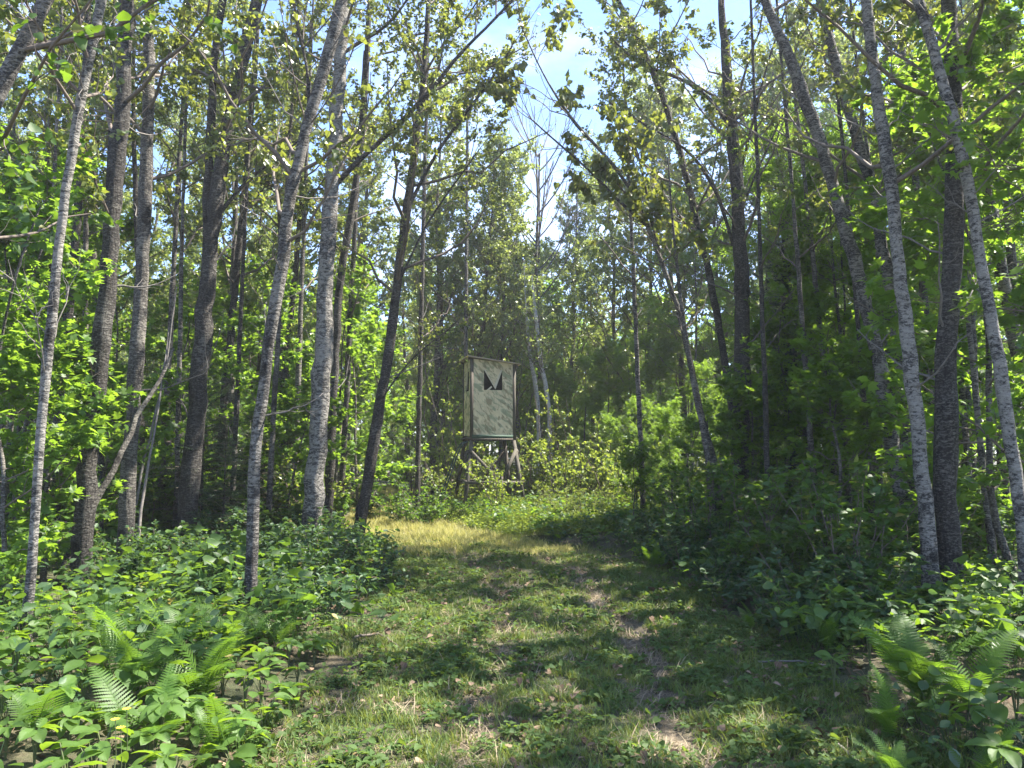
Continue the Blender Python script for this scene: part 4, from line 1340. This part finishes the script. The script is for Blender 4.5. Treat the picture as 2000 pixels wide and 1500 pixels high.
def fern(label, x, y, s, n, seed, lean=(-.05, .42)):
    rng = np.random.default_rng(seed)
    s = s * (.88 if x < 0 else .95)
    root = thing('fern', label, 'fern', on_ground(x, y) + (0, 0, .03), rng.random() * 6, 'ferns beside the path')
    for k in range(n):
        o = part('frond', FRONDS[rng.integers(0, 4)], root)
        o.rotation_euler = (-rng.uniform(*lean), rng.normal() * .1, k * 2.4 + rng.normal() * .3)
        q = s * rng.uniform(.75, 1.1)
        o.scale = (q, q, q)
        o.location = (rng.normal() * .03, rng.normal() * .03, -.02)
    return root


def G(px, py):
    Y = y_ground(py)
    p = at(px, py, Y)
    return p[0], Y


FERNS = [(385, 1400, 1.0, 9, 'brightest sunlit fern in the left verge'), (270, 1400, .95, 8, 'fern left of the brightest sunlit one'), (465, 1300, .95, 9, 'dark fern at the foot of the bending slim trunk'), (330, 1310, .8, 7, 'fern half hidden behind the brightest sunlit one'), (200, 1350, .75, 6, 'small fern among the big-leaved herbs at the left'), (300, 1500, .8, 7, 'fern at the lower left with fronds spread low'), (540, 1290, .7, 6, 'small dark fern right of the bending slim trunk'), (60, 1520, .8, 6, 'fern in the lower left corner'), (420, 1240, .7, 6, 'small fern behind the others in the left verge'), (420, 1480, .6, 6, 'short fern beside the heart-leaved herbs'),
         (1800, 1400, 1.12, 13, 'tall fern in front of the pale slim trunk on the right'), (1905, 1430, .95, 8, 'second fern right of the tall one, pointed bright frond'), (1720, 1440, .75, 7, 'low fern spreading left of the tall one'), (1745, 1530, .6, 6, 'low fern at the bottom right by the path'), (1620, 1290, .6, 6, 'small fern at the shady right verge'), (1480, 1230, .5, 6, 'small fern far along the right verge'), (1280, 1110, .7, 7, 'fern in light at the far right bend of the path'), (1930, 1540, .55, 6, 'small pale fern in the lower right corner')]
for i, (px, py, s, n, lab) in enumerate(FERNS):
    x, y = G(px, py)
    fern(lab, x, y, s, n, 500 + i)


def big_leaf(seed, L, W, heart=0.0, sag=.35, fold=.25, nx=6, ny=9):
    rng = np.random.default_rng(seed)
    V = []
    for j in range(ny + 1):
        t = j / ny
        w = W * (math.sin(math.pi * min(1, t * .92 + .06)) ** .75) * (1 - .15 * t)
        if j == ny: w = 0.001
        z0 = -sag * L * t * t + .12 * L * t
        y = L * t
        for i in range(nx + 1):
            u = i / nx * 2 - 1
            back = heart * W * abs(u) ** 1.5 * (1 - t) ** 3
            V.append((u * w, y - back, z0 + fold * abs(u) * w + .012 * L * math.sin(t * 16 + abs(u) * 3.0) * abs(u) + rng.normal() * .002))
    F = []
    for j in range(ny):
        for i in range(nx):
            a = j * (nx + 1) + i
            F.append((a, a + 1, a + nx + 2, a + nx + 1))
    return mesh_np('leaf', V, [np.array(F)], M['herb'], True)


BIG = [big_leaf(1, .19, .062, .1), big_leaf(2, .16, .068, .5), big_leaf(3, .14, .05, .0, .5), big_leaf(4, .20, .055, 0, .3)]
STALK = None


def herb(label, x, y, s, n, hgt, seed, whorl=False, group=None, name='broad_leaved_herb', kinds=(0, 1, 2, 3)):
    rng = np.random.default_rng(seed)
    root = thing(name, label, 'herb', on_ground(x, y), rng.random() * 6, group)
    P = []
    for k in range(n):
        az = k * 2.4 + rng.normal() * .3
        h = hgt * (1.0 if whorl else rng.uniform(.45, 1.05))
        rad = .02 if whorl else rng.uniform(.03, .12) * s
        bx, by = math.cos(az) * rad, math.sin(az) * rad
        o = part('leaf', BIG[kinds[rng.integers(0, len(kinds))]], root)
        o.location = (bx, by, h)
        o.rotation_euler = (rng.uniform(-.35, .45), rng.normal() * .25, az - math.pi / 2)
        q = s * rng.uniform(.7, 1.15)
        o.scale = (q, q, q)
        P.append([(0, 0, -.03), (bx * .3, by * .3, h * .5), (bx, by, h)])
    V, F = tubes(np.array(P, float), np.full((n, 3), .0028), 4)
    part('stalk', mesh_np('stalk', V, F, M['stem_green'] if not whorl else M['stem_green']), root)
    return root


rng = np.random.default_rng(71)
k = 0
pos = []
tries = 0
while len(pos) < 96 and tries < 6000:
    tries += 1
    px, py = rng.uniform(-120, 620), rng.uniform(1290, 1640)
    x, y = G(px, py)
    o, w = path_off(x, y)
    if o > -w - .12 or any((a - x) ** 2 + (b - y) ** 2 < .155 ** 2 for a, b in pos):
        continue
    pos.append((x, y))
    low = py > 1400
    herb('large-leaved herb in the dense patch in the lower left corner', x, y, rng.uniform(.42, .78), int(rng.integers(7, 13)), rng.uniform(.10, .24), 700 + len(pos), rng.random() < .35, 'large-leaved herbs lower left')
for i, (px, py, s, lab) in enumerate([(1925, 1500, .95, 'pale green herb with five broad leaves in the lower right corner'), (1990, 1480, .8, 'broad-leaved herb at the right edge near the bottom'), (1700, 1330, .7, 'herb beside the low fern at the right verge'), (1560, 1260, .7, 'herb at the shady right verge below the shrubs'), (1960, 1570, .7, 'herb in the very lower right corner'), (1630, 1370, .55, 'small herb at the right verge before the low fern')]):
    x, y = G(px, py)
    herb(lab, x, y, s, 7, .22 + .05 * s, 800 + i, True)
# a folded pale leaf showing its grey underside
x, y = G(1870, 1530)
pl = bpy.data.objects.new('turned_leaf', mesh_np('turned_leaf', *(lambda q: (q[0], q[1]))(leaves(np.array([[0, 0, .16]]), np.array([[.3, -.2, -.9]]), np.array([[0, -1.0, .2]]), np.array([.10]), T_OVATE)), plain_mat('leaf_underside', (.17, .23, .16), .6, 8, .15)))
link(pl)
pl.location = tuple(on_ground(x, y + .05))
pl['label'] = 'pale turned-over leaf with grey-green underside beside the right-hand ferns'
pl['category'] = 'leaf'
# small yellow flowers in the lower left
for i, (px, py) in enumerate([(240, 1500), (217, 1530), (228, 1545)]):
    x, y = G(px, py + 60)
    t = thing('yellow_flower', ['highest yellow flower in the lower left herbs', 'middle yellow flower in the lower left herbs', 'lowest yellow flower in the lower left herbs'][i], 'flower', on_ground(x, y))
    V, F = tubes(np.array([[(0, 0, 0), (.01, 0, .16), (.0, 0, .31)]]), np.full((1, 3), .0018), 4)
    part('stalk', mesh_np('stalk', V, F, M['stem_green']), t)
    n = 9
    a = np.linspace(0, 6.28, n, endpoint=False)
    A = np.stack([np.cos(a), np.sin(a), np.full(n, .3)], 1)
    V, F = leaves(np.repeat(np.array([[0, 0, .31]]), n, 0), A, np.tile(np.array([[0, 0, 1.0]]), (n, 1)), np.full(n, .022), T_RHOMB)
    part('petal', mesh_np('petal', V, F, M['flower']), t)

# leaning dead poles and fallen sticks
def stick(name, label, cat, pts, r0, r1, mat='twig_grey', seed=1, sides=8, grp=None):
    rg = np.random.default_rng(seed)
    P, q = resample(np.array(pts), 14)
    P[1:-1] += rg.normal(size=P[1:-1].shape) * r0 * .25
    V, F = tubes(P[None], (r0 + (r1 - r0) * q)[None], sides)
    c = P[0].copy()
    o = bpy.data.objects.new(name, mesh_np(name, V - c, F, M[mat], True))
    link(o)
    o.location = tuple(c)
    o['label'] = label
    o['category'] = cat
    if grp: o['group'] = grp
    return o


stick('leaning_pole', 'pale barked dead pole leaning across the foot of the second dark trunk', 'dead pole', [at(105, 1165, 8.4), at(150, 1040, 8.5), at(200, 960, 8.6), at(240, 880, 8.8), at(300, 760, 9.2), at(338, 680, 9.4)], .05, .018, 'bark_grey', 1)
stick('leaning_pole', 'thin dead stem leaning against the straight grey trunk from the right', 'dead pole', [at(268, 1075, 9.8), at(280, 960, 10), at(310, 800, 10.5), at(330, 640, 11)], .022, .008, 'twig_grey', 2)
stick('leaning_pole', 'thin grey sapling stem leaning right between straight grey and forked trunks', 'dead pole', [at(262, 1000, 10.4), at(285, 880, 10.6), at(325, 720, 10.8), at(345, 560, 11)], .02, .008, 'twig_grey', 3)
stick('fallen_branch', 'dark fallen branch lying across the left verge by the dogwoods', 'branch', [on_ground(*G(690, 1262)) + (0, 0, .04), on_ground(*G(740, 1250)) + (0, 0, .05), on_ground(*G(800, 1285)) + (0, 0, .03)], .012, .005, 'twig', 4)
stick('fallen_branch', 'thin pale stick lying on the grass at the bottom right of the path', 'branch', [on_ground(*G(1635, 1455)) + (0, 0, .02), on_ground(*G(1665, 1480)) + (0, 0, .02), on_ground(*G(1690, 1500)) + (0, 0, .02)], .010, .006, 'twig_grey', 5)
stick('fallen_branch', 'long thin stick lying in the right verge near the small fern', 'branch', [on_ground(*G(1480, 1302)) + (0, 0, .03), on_ground(*G(1560, 1308)) + (0, 0, .05), on_ground(*G(1650, 1330)) + (0, 0, .03)], .007, .004, 'twig_grey', 6)
stick('arching_stem', 'thin arching stem crossing in front of the pale slim trunk', 'stem', [at(1750, 1150, 7.0), at(1800, 1142, 6.8), at(1850, 1152, 6.7), at(1895, 1200, 6.8), at(1900, 1260, 7.0)], .006, .004, 'twig', 7)
stick('leaning_pole', 'dark crooked stem leaning at the foot of the thickest right trunk', 'dead pole', [at(1915, 1215, 7.6), at(1885, 1150, 7.8), at(1840, 1050, 8.1), at(1825, 950, 8.4)], .010, .005, 'twig_grey', 8)
stick('dead_branch', 'dark dead branch poking out over the shrubs right of the stand', 'branch', [at(1352, 1000, 12.8), at(1330, 996, 12.5), at(1305, 992, 12.2)], .02, .008, 'twig', 9)
stick('grass_stalk', 'single tall pale grass stalk standing at the edge of the left verge', 'grass', [on_ground(*G(590, 1375)), on_ground(*G(590, 1375)) + (-.01, 0, .14), on_ground(*G(590, 1375)) + (-.03, 0, .26)], .003, .001, 'stem_green', 10)


# ------------------------------------------------------------------ uncountable ground plants
def tuft(name, seed, n, h, rad, mat, w=.0035, lean=.5, label='', loc=(0, 0), seg=3):
    rg = np.random.default_rng(seed)
    az = rg.random(n) * 6.283
    rr = rad * np.sqrt(rg.random(n))
    b = np.stack([np.cos(az) * rr, np.sin(az) * rr, np.full(n, -.01)], 1)
    d = rg.random(n) * 6.283
    L = h * rg.uniform(.5, 1.15, n)
    out = np.stack([np.cos(d), np.sin(d), np.zeros(n)], 1)
    ln = rg.uniform(.1, lean, (n, 1))
    d0 = nrm(out * ln * .6 + np.array([0, 0, 1.0]))
    d1 = nrm(out * ln * 2.6 + np.array([0, 0, .5]))
    C = curve_from(b, d0, d1, L, seg + 1)
    sx = np.stack([-np.sin(d + .5), np.cos(d + .5), np.zeros(n)], 1)
    V, F = [], []
    K = seg + 1
    ww = w * np.array([1, 1.1, .75, .0])[:K]
    ww = np.interp(np.linspace(0, 1, K), [0, .4, 1], [w, w * 1.1, 0.0002])
    V = np.stack([C - sx[:, None] * ww[None, :, None], C + sx[:, None] * ww[None, :, None]], 2).reshape(-1, 3)
    i = (np.arange(n) * K * 2)[:, None] + (np.arange(K - 1) * 2)[None]
    q = np.stack([i, i + 1, i + 3, i + 2], -1).reshape(-1, 4)
    o = bpy.data.objects.new(name, mesh_np(name, V, [q], M[mat]))
    link(o)
    o.location = tuple(on_ground(*loc))
    o['label'] = label
    o['category'] = 'grass' if 'grass' in name else 'straw'
    return o


def lowherb(name, seed, n, h, rad, size, mat, tmpl, label, loc, tri=True, flat=.75, cat='herb'):
    rg = np.random.default_rng(seed)
    az = rg.random(n) * 6.283
    rr = rad * np.sqrt(rg.random(n))
    hh = h * rg.uniform(.35, 1.1, n)
    tip = np.stack([np.cos(az) * rr, np.sin(az) * rr, hh], 1)
    b = tip * np.array([.35, .35, 0]) + np.array([0, 0, -.01])
    C = np.stack([b, (b + tip) / 2 + np.array([0, 0, .01]), tip], 1)
    P = [tubes(C, np.full((n, 3), .0013), 3)]
    k = 3 if tri else 1
    ii = np.repeat(np.arange(n), k)
    a0 = np.repeat(rg.random(n) * 6.283, k) + np.tile(np.arange(k) * 6.283 / k, n)
    A = np.stack([np.cos(a0), np.sin(a0), rg.normal(size=len(ii)) * .3 - .05], 1)
    Nn = np.array([0, 0, 1.0])[None] * flat + rg.normal(size=(len(ii), 3)) * (1 - flat)
    V, F = leaves(tip[ii], A, Nn, size * rg.uniform(.6, 1.2, len(ii)), tmpl)
    me = mesh_np(name, *join([P[0], (V, F)]), M[mat])
    o = bpy.data.objects.new(name, me)
    link(o)
    o.location = tuple(on_ground(*loc))
    o['label'] = label
    o['category'] = cat
    return o


def scatter(name, sources, x, y, seed, smin, smax, tilt=.12, dz=0.0, zscale=None):
    rg = np.random.default_rng(seed)
    n = len(x)
    z = gz(x, y) + dz
    me = bpy.data.meshes.new(name)
    me.vertices.add(n)
    me.vertices.foreach_set('co', np.stack([x, y, z], 1).astype(np.float32).ravel())
    rot = np.stack([rg.normal(size=n) * tilt, rg.normal(size=n) * tilt, rg.random(n) * 6.283], 1)
    a = me.attributes.new('rot', 'FLOAT_VECTOR', 'POINT'); a.data.foreach_set('vector', rot.astype(np.float32).ravel())
    a = me.attributes.new('scl', 'FLOAT', 'POINT'); a.data.foreach_set('value', rg.uniform(smin, smax, n).astype(np.float32))
    a = me.attributes.new('idx', 'INT', 'POINT'); a.data.foreach_set('value', rg.integers(0, len(sources), n).astype(np.int32))
    me.update()
    o = bpy.data.objects.new(name, me)
    link(o)
    o['kind'] = 'stuff'
    ng = bpy.data.node_groups.new(name, 'GeometryNodeTree')
    ng.interface.new_socket('Geometry', in_out='INPUT', socket_type='NodeSocketGeometry')
    ng.interface.new_socket('Geometry', in_out='OUTPUT', socket_type='NodeSocketGeometry')
    N, L = ng.nodes, ng.links
    gi, go = N.new('NodeGroupInput'), N.new('NodeGroupOutput')
    jn = N.new('GeometryNodeJoinGeometry')

    def attr(nm, ty):
        q = N.new('GeometryNodeInputNamedAttribute'); q.data_type = ty
        q.inputs['Name'].default_value = nm
        return [s for s in q.outputs if s.enabled and s.name == 'Attribute'][0]
    ar, asc, ai = attr('rot', 'FLOAT_VECTOR'), attr('scl', 'FLOAT'), attr('idx', 'INT')
    for k, s in enumerate(sources):
        oi = N.new('GeometryNodeObjectInfo'); oi.transform_space = 'ORIGINAL'
        oi.inputs['Object'].default_value = s
        oi.inputs['As Instance'].default_value = True
        cmp_ = N.new('FunctionNodeCompare'); cmp_.data_type = 'INT'; cmp_.operation = 'EQUAL'
        ins = [q for q in cmp_.inputs if q.enabled]
        L.new(ai, ins[0]); ins[1].default_value = k
        ip = N.new('GeometryNodeInstanceOnPoints')
        L.new(gi.outputs[0], ip.inputs['Points'])
        L.new(cmp_.outputs[0], ip.inputs['Selection'])
        L.new(oi.outputs['Geometry'], ip.inputs['Instance'])
        L.new(ar, ip.inputs['Rotation'])
        L.new(asc, ip.inputs['Scale'])
        L.new(ip.outputs[0], jn.inputs[0])
    L.new(jn.outputs[0], go.inputs[0])
    md = o.modifiers.new('scatter', 'NODES')
    md.node_group = ng
    return o


def field(n, xr, yr, seed, dens):
    rg = np.random.default_rng(seed)
    x = rg.uniform(*xr, n); y = rg.uniform(*yr, n)
    k = rg.random(n) < dens(x, y)
    return x[k], y[k]


def patch(x, y, s=1.0, ph=0.0):
    return .5 + .5 * np.sin(x * 2.9 * s + ph + 1.7 * np.sin(y * 1.9 * s)) * np.sin(y * 2.3 * s + ph * 2 + 1.3 * np.sin(x * 2.1 * s))


gr = [tuft('grass_tuft', 900, 34, .085, .07, 'grass', .0026, .8, 'tiny grass tuft in the middle of the path near the bottom', (.2, 4.3)),
      tuft('grass_tuft', 901, 26, .12, .06, 'grass', .0026, .6, 'slightly taller grass tuft between the two wheel tracks', (.35, 5.0)),
      tuft('grass_tuft', 902, 40, .055, .09, 'grass', .0026, 1.0, 'short flattened grass tuft left of the left wheel track', (-.6, 4.6))]
gd = [tuft('dry_grass_tuft', 903, 34, .11, .09, 'grass_dry_sunlit', .003, .9, 'yellowed grass tuft coloured brighter for the sunlit bend of the path', (-.7, 13.6)),
      tuft('dry_grass_tuft', 904, 30, .16, .08, 'grass_dry_sunlit', .003, .7, 'taller yellowed grass tuft coloured brighter, at the edge of the sunlit bend', (-1.2, 14.9))]
sw = [tuft('straw_wisp', 905, 26, .11, .10, 'straw', .0022, 6.0, 'wisp of dead straw lying in the right wheel track', (.93, 4.6)),
      tuft('straw_wisp', 906, 20, .08, .12, 'straw', .0022, 7.0, 'wisp of dead straw lying in the left wheel track', (-.2, 4.9))]
lh = [lowherb('clover_plant', 910, 13, .055, .09, .026, 'herb_low', T_OVATE, 'small three-leaved plant left of the path middle', (-.2, 4.2)),
      lowherb('strawberry_plant', 911, 9, .075, .10, .042, 'herb_low', T_OVATE, 'wild strawberry plant with three-part leaves right of the right track', (1.35, 4.4)),
      lowherb('violet_plant', 912, 10, .06, .08, .048, 'herb_low', T_HEART, 'low violet plant with heart-shaped leaves at the bottom left of the path', (-1.0, 4.3), False)]
lt = [lowherb('fallen_leaf', 913, 4, .012, .14, .05, 'litter', T_HEART, 'few brown fallen leaves on the path near the camera', (.6, 4.1), False, .8, 'fallen leaves')]
ug = [lowherb('woodland_herb', 914, 15, .30, .20, .105, 'herb', T_OVATE, 'leafy woodland herb at the edge of the lower left patch', (-1.9, 5.0), False, .7),
      lowherb('woodland_herb', 915, 14, .22, .20, .085, 'herb', T_OVATE, 'three-leafleted woodland herb behind the lower left patch', (-2.6, 6.2), True, .7),
      lowherb('woodland_herb', 916, 18, .36, .22, .095, 'hazel', T_HEART, 'heart-leaved woodland herb in the shade at the right verge', (2.7, 5.6), False, .7),
      lowherb('woodland_herb', 917, 20, .30, .20, .07, 'dogwood', T_OVATE, 'narrow-leaved woodland herb at the shady right verge', (2.5, 6.8), False, .6)]


def d_path(x, y, extra=.35):
    o, w = path_off(x, y)
    edge = w + extra + .25 * np.sin(y * 3.1) + .15 * np.sin(y * 7.7 + x)
    return np.clip((edge - np.abs(o)) / .3, 0, 1)


def trackmask(x, y):
    o, w = path_off(x, y)
    wob = .07 * np.sin(y * 1.7) + .05 * np.sin(y * 4.1)
    return np.maximum(np.exp(-((o + wob - .55) / .15) ** 2), .65 * np.exp(-((o + wob + .58) / .13) ** 2)) * (y < 13)


x, y = field(28000, (-3.4, 3.4), (2.4, 15), 1, lambda x, y: d_path(x, y) * (.30 + .7 * patch(x, y)) * (1 - .93 * trackmask(x, y)) * smooth(22, 3, y + 0 * x))
scatter('grass', gr, x, y, 1, .5, 1.1)
x, y = field(13000, (-7, 3.0), (11.6, 36), 2, lambda x, y: d_path(x, y, .0) * smooth(50, 12, y) * smooth(11.3, 13.4, y + .5 * np.sin(x * 3)))
scatter('dry_grass', gd, x, y, 2, .7, 1.4)
x, y = field(11000, (-3.4, 3.6), (2.4, 14), 3, lambda x, y: d_path(x, y, .5) * (.25 + .75 * patch(x, y, .8, 2.0)) * (1 - .9 * trackmask(x, y)) * smooth(17, 3, y))
scatter('low_herbs', lh, x, y, 3, .5, 1.15)
x, y = field(9000, (-3, 3), (2.4, 12.5), 4, lambda x, y: np.maximum(trackmask(x, y) * .8, .10 * d_path(x, y)))
scatter('straw', sw, x, y, 4, .6, 1.3, .1, .008)
x, y = field(3000, (-4, 4), (2.4, 12), 5, lambda x, y: .35 + 0 * x)
scatter('fallen_leaves', lt, x, y, 5, .7, 1.3, .2, .015)
def d_ug(x, y):
    o, w = path_off(x, y)
    k = np.clip((np.abs(o) - w - .05 - .2 * np.sin(y * 2.7)) / .5, 0, 1)
    k = k * np.where((x < 0) & (y < 5.4), .25, 1)
    k = k * np.where((x > 0) & (y < 4.6), .75, 1)
    return k * smooth(30, 5, y) * .9
ug2 = [lowherb('brush_seedling', 918, 24, .15, .20, .05, 'brush', T_OVATE, 'bright low seedling at the far edge of the sunlit grass', (1.2, 15.6), False, .5),
       lowherb('brush_seedling', 919, 26, .22, .20, .045, 'brush', T_NARROW, 'taller bright seedling beside the sunlit grass, in front of the stand', (.2, 16.2), False, .4)]
x, y = field(3400, (-2.2, 6), (12.4, 20), 7, lambda x, y: (path_off(x, y)[0] > path_off(x, y)[1] - .1) & (y > 14.25 - .5 * np.maximum(x - .4, 0)))
scatter('low_brush', ug2, x, y, 7, .7, 1.3, .15)
x, y = field(11000, (-13, 13), (2.6, 28), 6, lambda x, y: d_ug(x, y) * (np.abs(x) < .75 * y + 1))
scatter('undergrowth', ug, x, y, 6, .6, 1.35, .15)


# ------------------------------------------------------------------ sunlit air between the trees
def build_haze():
    V = [(x, y, z) for z in (-1.2, 24.0) for x, y in ((-402, -202), (402, -202), (402, 602), (-402, 602))]
    me = bpy.data.meshes.new('haze')
    me.from_pydata(V, [], [(0, 3, 2, 1), (4, 5, 6, 7), (0, 1, 5, 4), (1, 2, 6, 5), (2, 3, 7, 6), (3, 0, 4, 7)])
    m = bpy.data.materials.new('haze_air')
    m.use_nodes = True
    n, l = m.node_tree.nodes, m.node_tree.links
    n.clear()
    out = n.new('ShaderNodeOutputMaterial')
    v = n.new('ShaderNodeVolumePrincipled')
    v.inputs['Color'].default_value = (.93, .96, 1, 1)
    v.inputs['Density'].default_value = HAZE
    v.inputs['Anisotropy'].default_value = .35
    l.new(v.outputs[0], out.inputs['Volume'])
    me.materials.append(m)
    part('haze', me, None, 'stuff')


HAZE = .0012
build_haze()

# ------------------------------------------------------------------ telling alike plants apart in words
MARKS = [(45, 'the thin leftmost trunk'), (160, 'the second trunk from the left'), (250, 'the straight grey trunk'), (385, 'the forked dark tree'), (500, 'the slim bending trunk'), (615, 'the birch-like trunk'), (725, 'the dark trunk nearest the stand'), (960, 'the hunting stand'), (1200, 'the sunlit thicket'), (1445, 'the dark upright trunk'), (1560, 'the tall dark fir'), (1740, 'the first leaning trunk'), (1815, 'the pale slim trunk'), (1860, 'the thickest right trunk'), (1980, 'the right-edge whitish trunk')]
ORD = ['nearest the camera', 'second nearest', 'third nearest', 'fourth nearest', 'fifth nearest', 'sixth nearest', 'seventh nearest', 'eighth nearest', 'ninth nearest', 'tenth nearest', 'eleventh nearest', 'twelfth nearest', 'thirteenth nearest', 'fourteenth nearest', 'fifteenth nearest', 'sixteenth nearest', 'seventeenth nearest', 'eighteenth nearest', 'nineteenth nearest', 'twentieth nearest']
SHORT = {'poplars behind': 'pale dense poplar', 'x': ''}
names = {'pale poplars behind the clearing': 'pale dense poplar', 'poplars in the wood left of the path': 'slender poplar', 'poplars in the wood right of the path': 'slender wood poplar', 'distant belt of trees': 'distant belt tree',
         'bright ashes right of the path': 'bright leafy ash', 'bright young ashes beyond the clearing': 'bright small ash beyond', 'young maples right of the path': 'young maple with pointed leaves', 'young maples left of the path': 'young flat-leaved maple', 'young maples of the far understorey': 'far maple',
         'dogwood shrubs left of the path': 'dark glossy dogwood shrub', 'hazel shrubs right of the path': 'shady hazel-leaved shrub', 'dogwood shrubs right of the path': 'low verge dogwood shrub', 'hazel shrubs left of the path': 'hazel-leaved shrub', 'sunlit brush round the hunting stand': 'low sunlit brushy shrub', 'sunlit brush behind the hunting stand': 'rear sunlit brushy shrub', 'brush in the wood left of the path': 'brushy woodland shrub', 'brush in the wood right of the path': 'brushy woodland shrub', 'large-leaved herbs lower left': 'large-leaved green herb'}
sets = {}
for o in COL.objects:
    g = o.get('group')
    if o.parent is None and g in names and o.location.y > 1:
        px = 1000 + FPX * o.location.x / o.location.y
        d, mk = min((abs(px - m[0]), m) for m in MARKS)
        dx = px - mk[0]
        rel = 'far left of' if dx < -130 else 'left of' if dx < -22 else 'in line with' if dx < 22 else 'right of' if dx < 130 else 'far right of'
        sets.setdefault((names[g], rel, mk[1]), []).append(o)
for (nm, rel, mk), obs in sets.items():
    obs.sort(key=lambda q: q.location.y)
    for k, q in enumerate(obs):
        q['label'] = nm + ' ' + rel + ' ' + mk + (', ' + (ORD[k] if k < 20 else str(k + 1) + 'th nearest') if len(obs) > 1 else '')
print('TRIS', sum(len(m.loops) - 2 * len(m.polygons) for m in bpy.data.meshes))
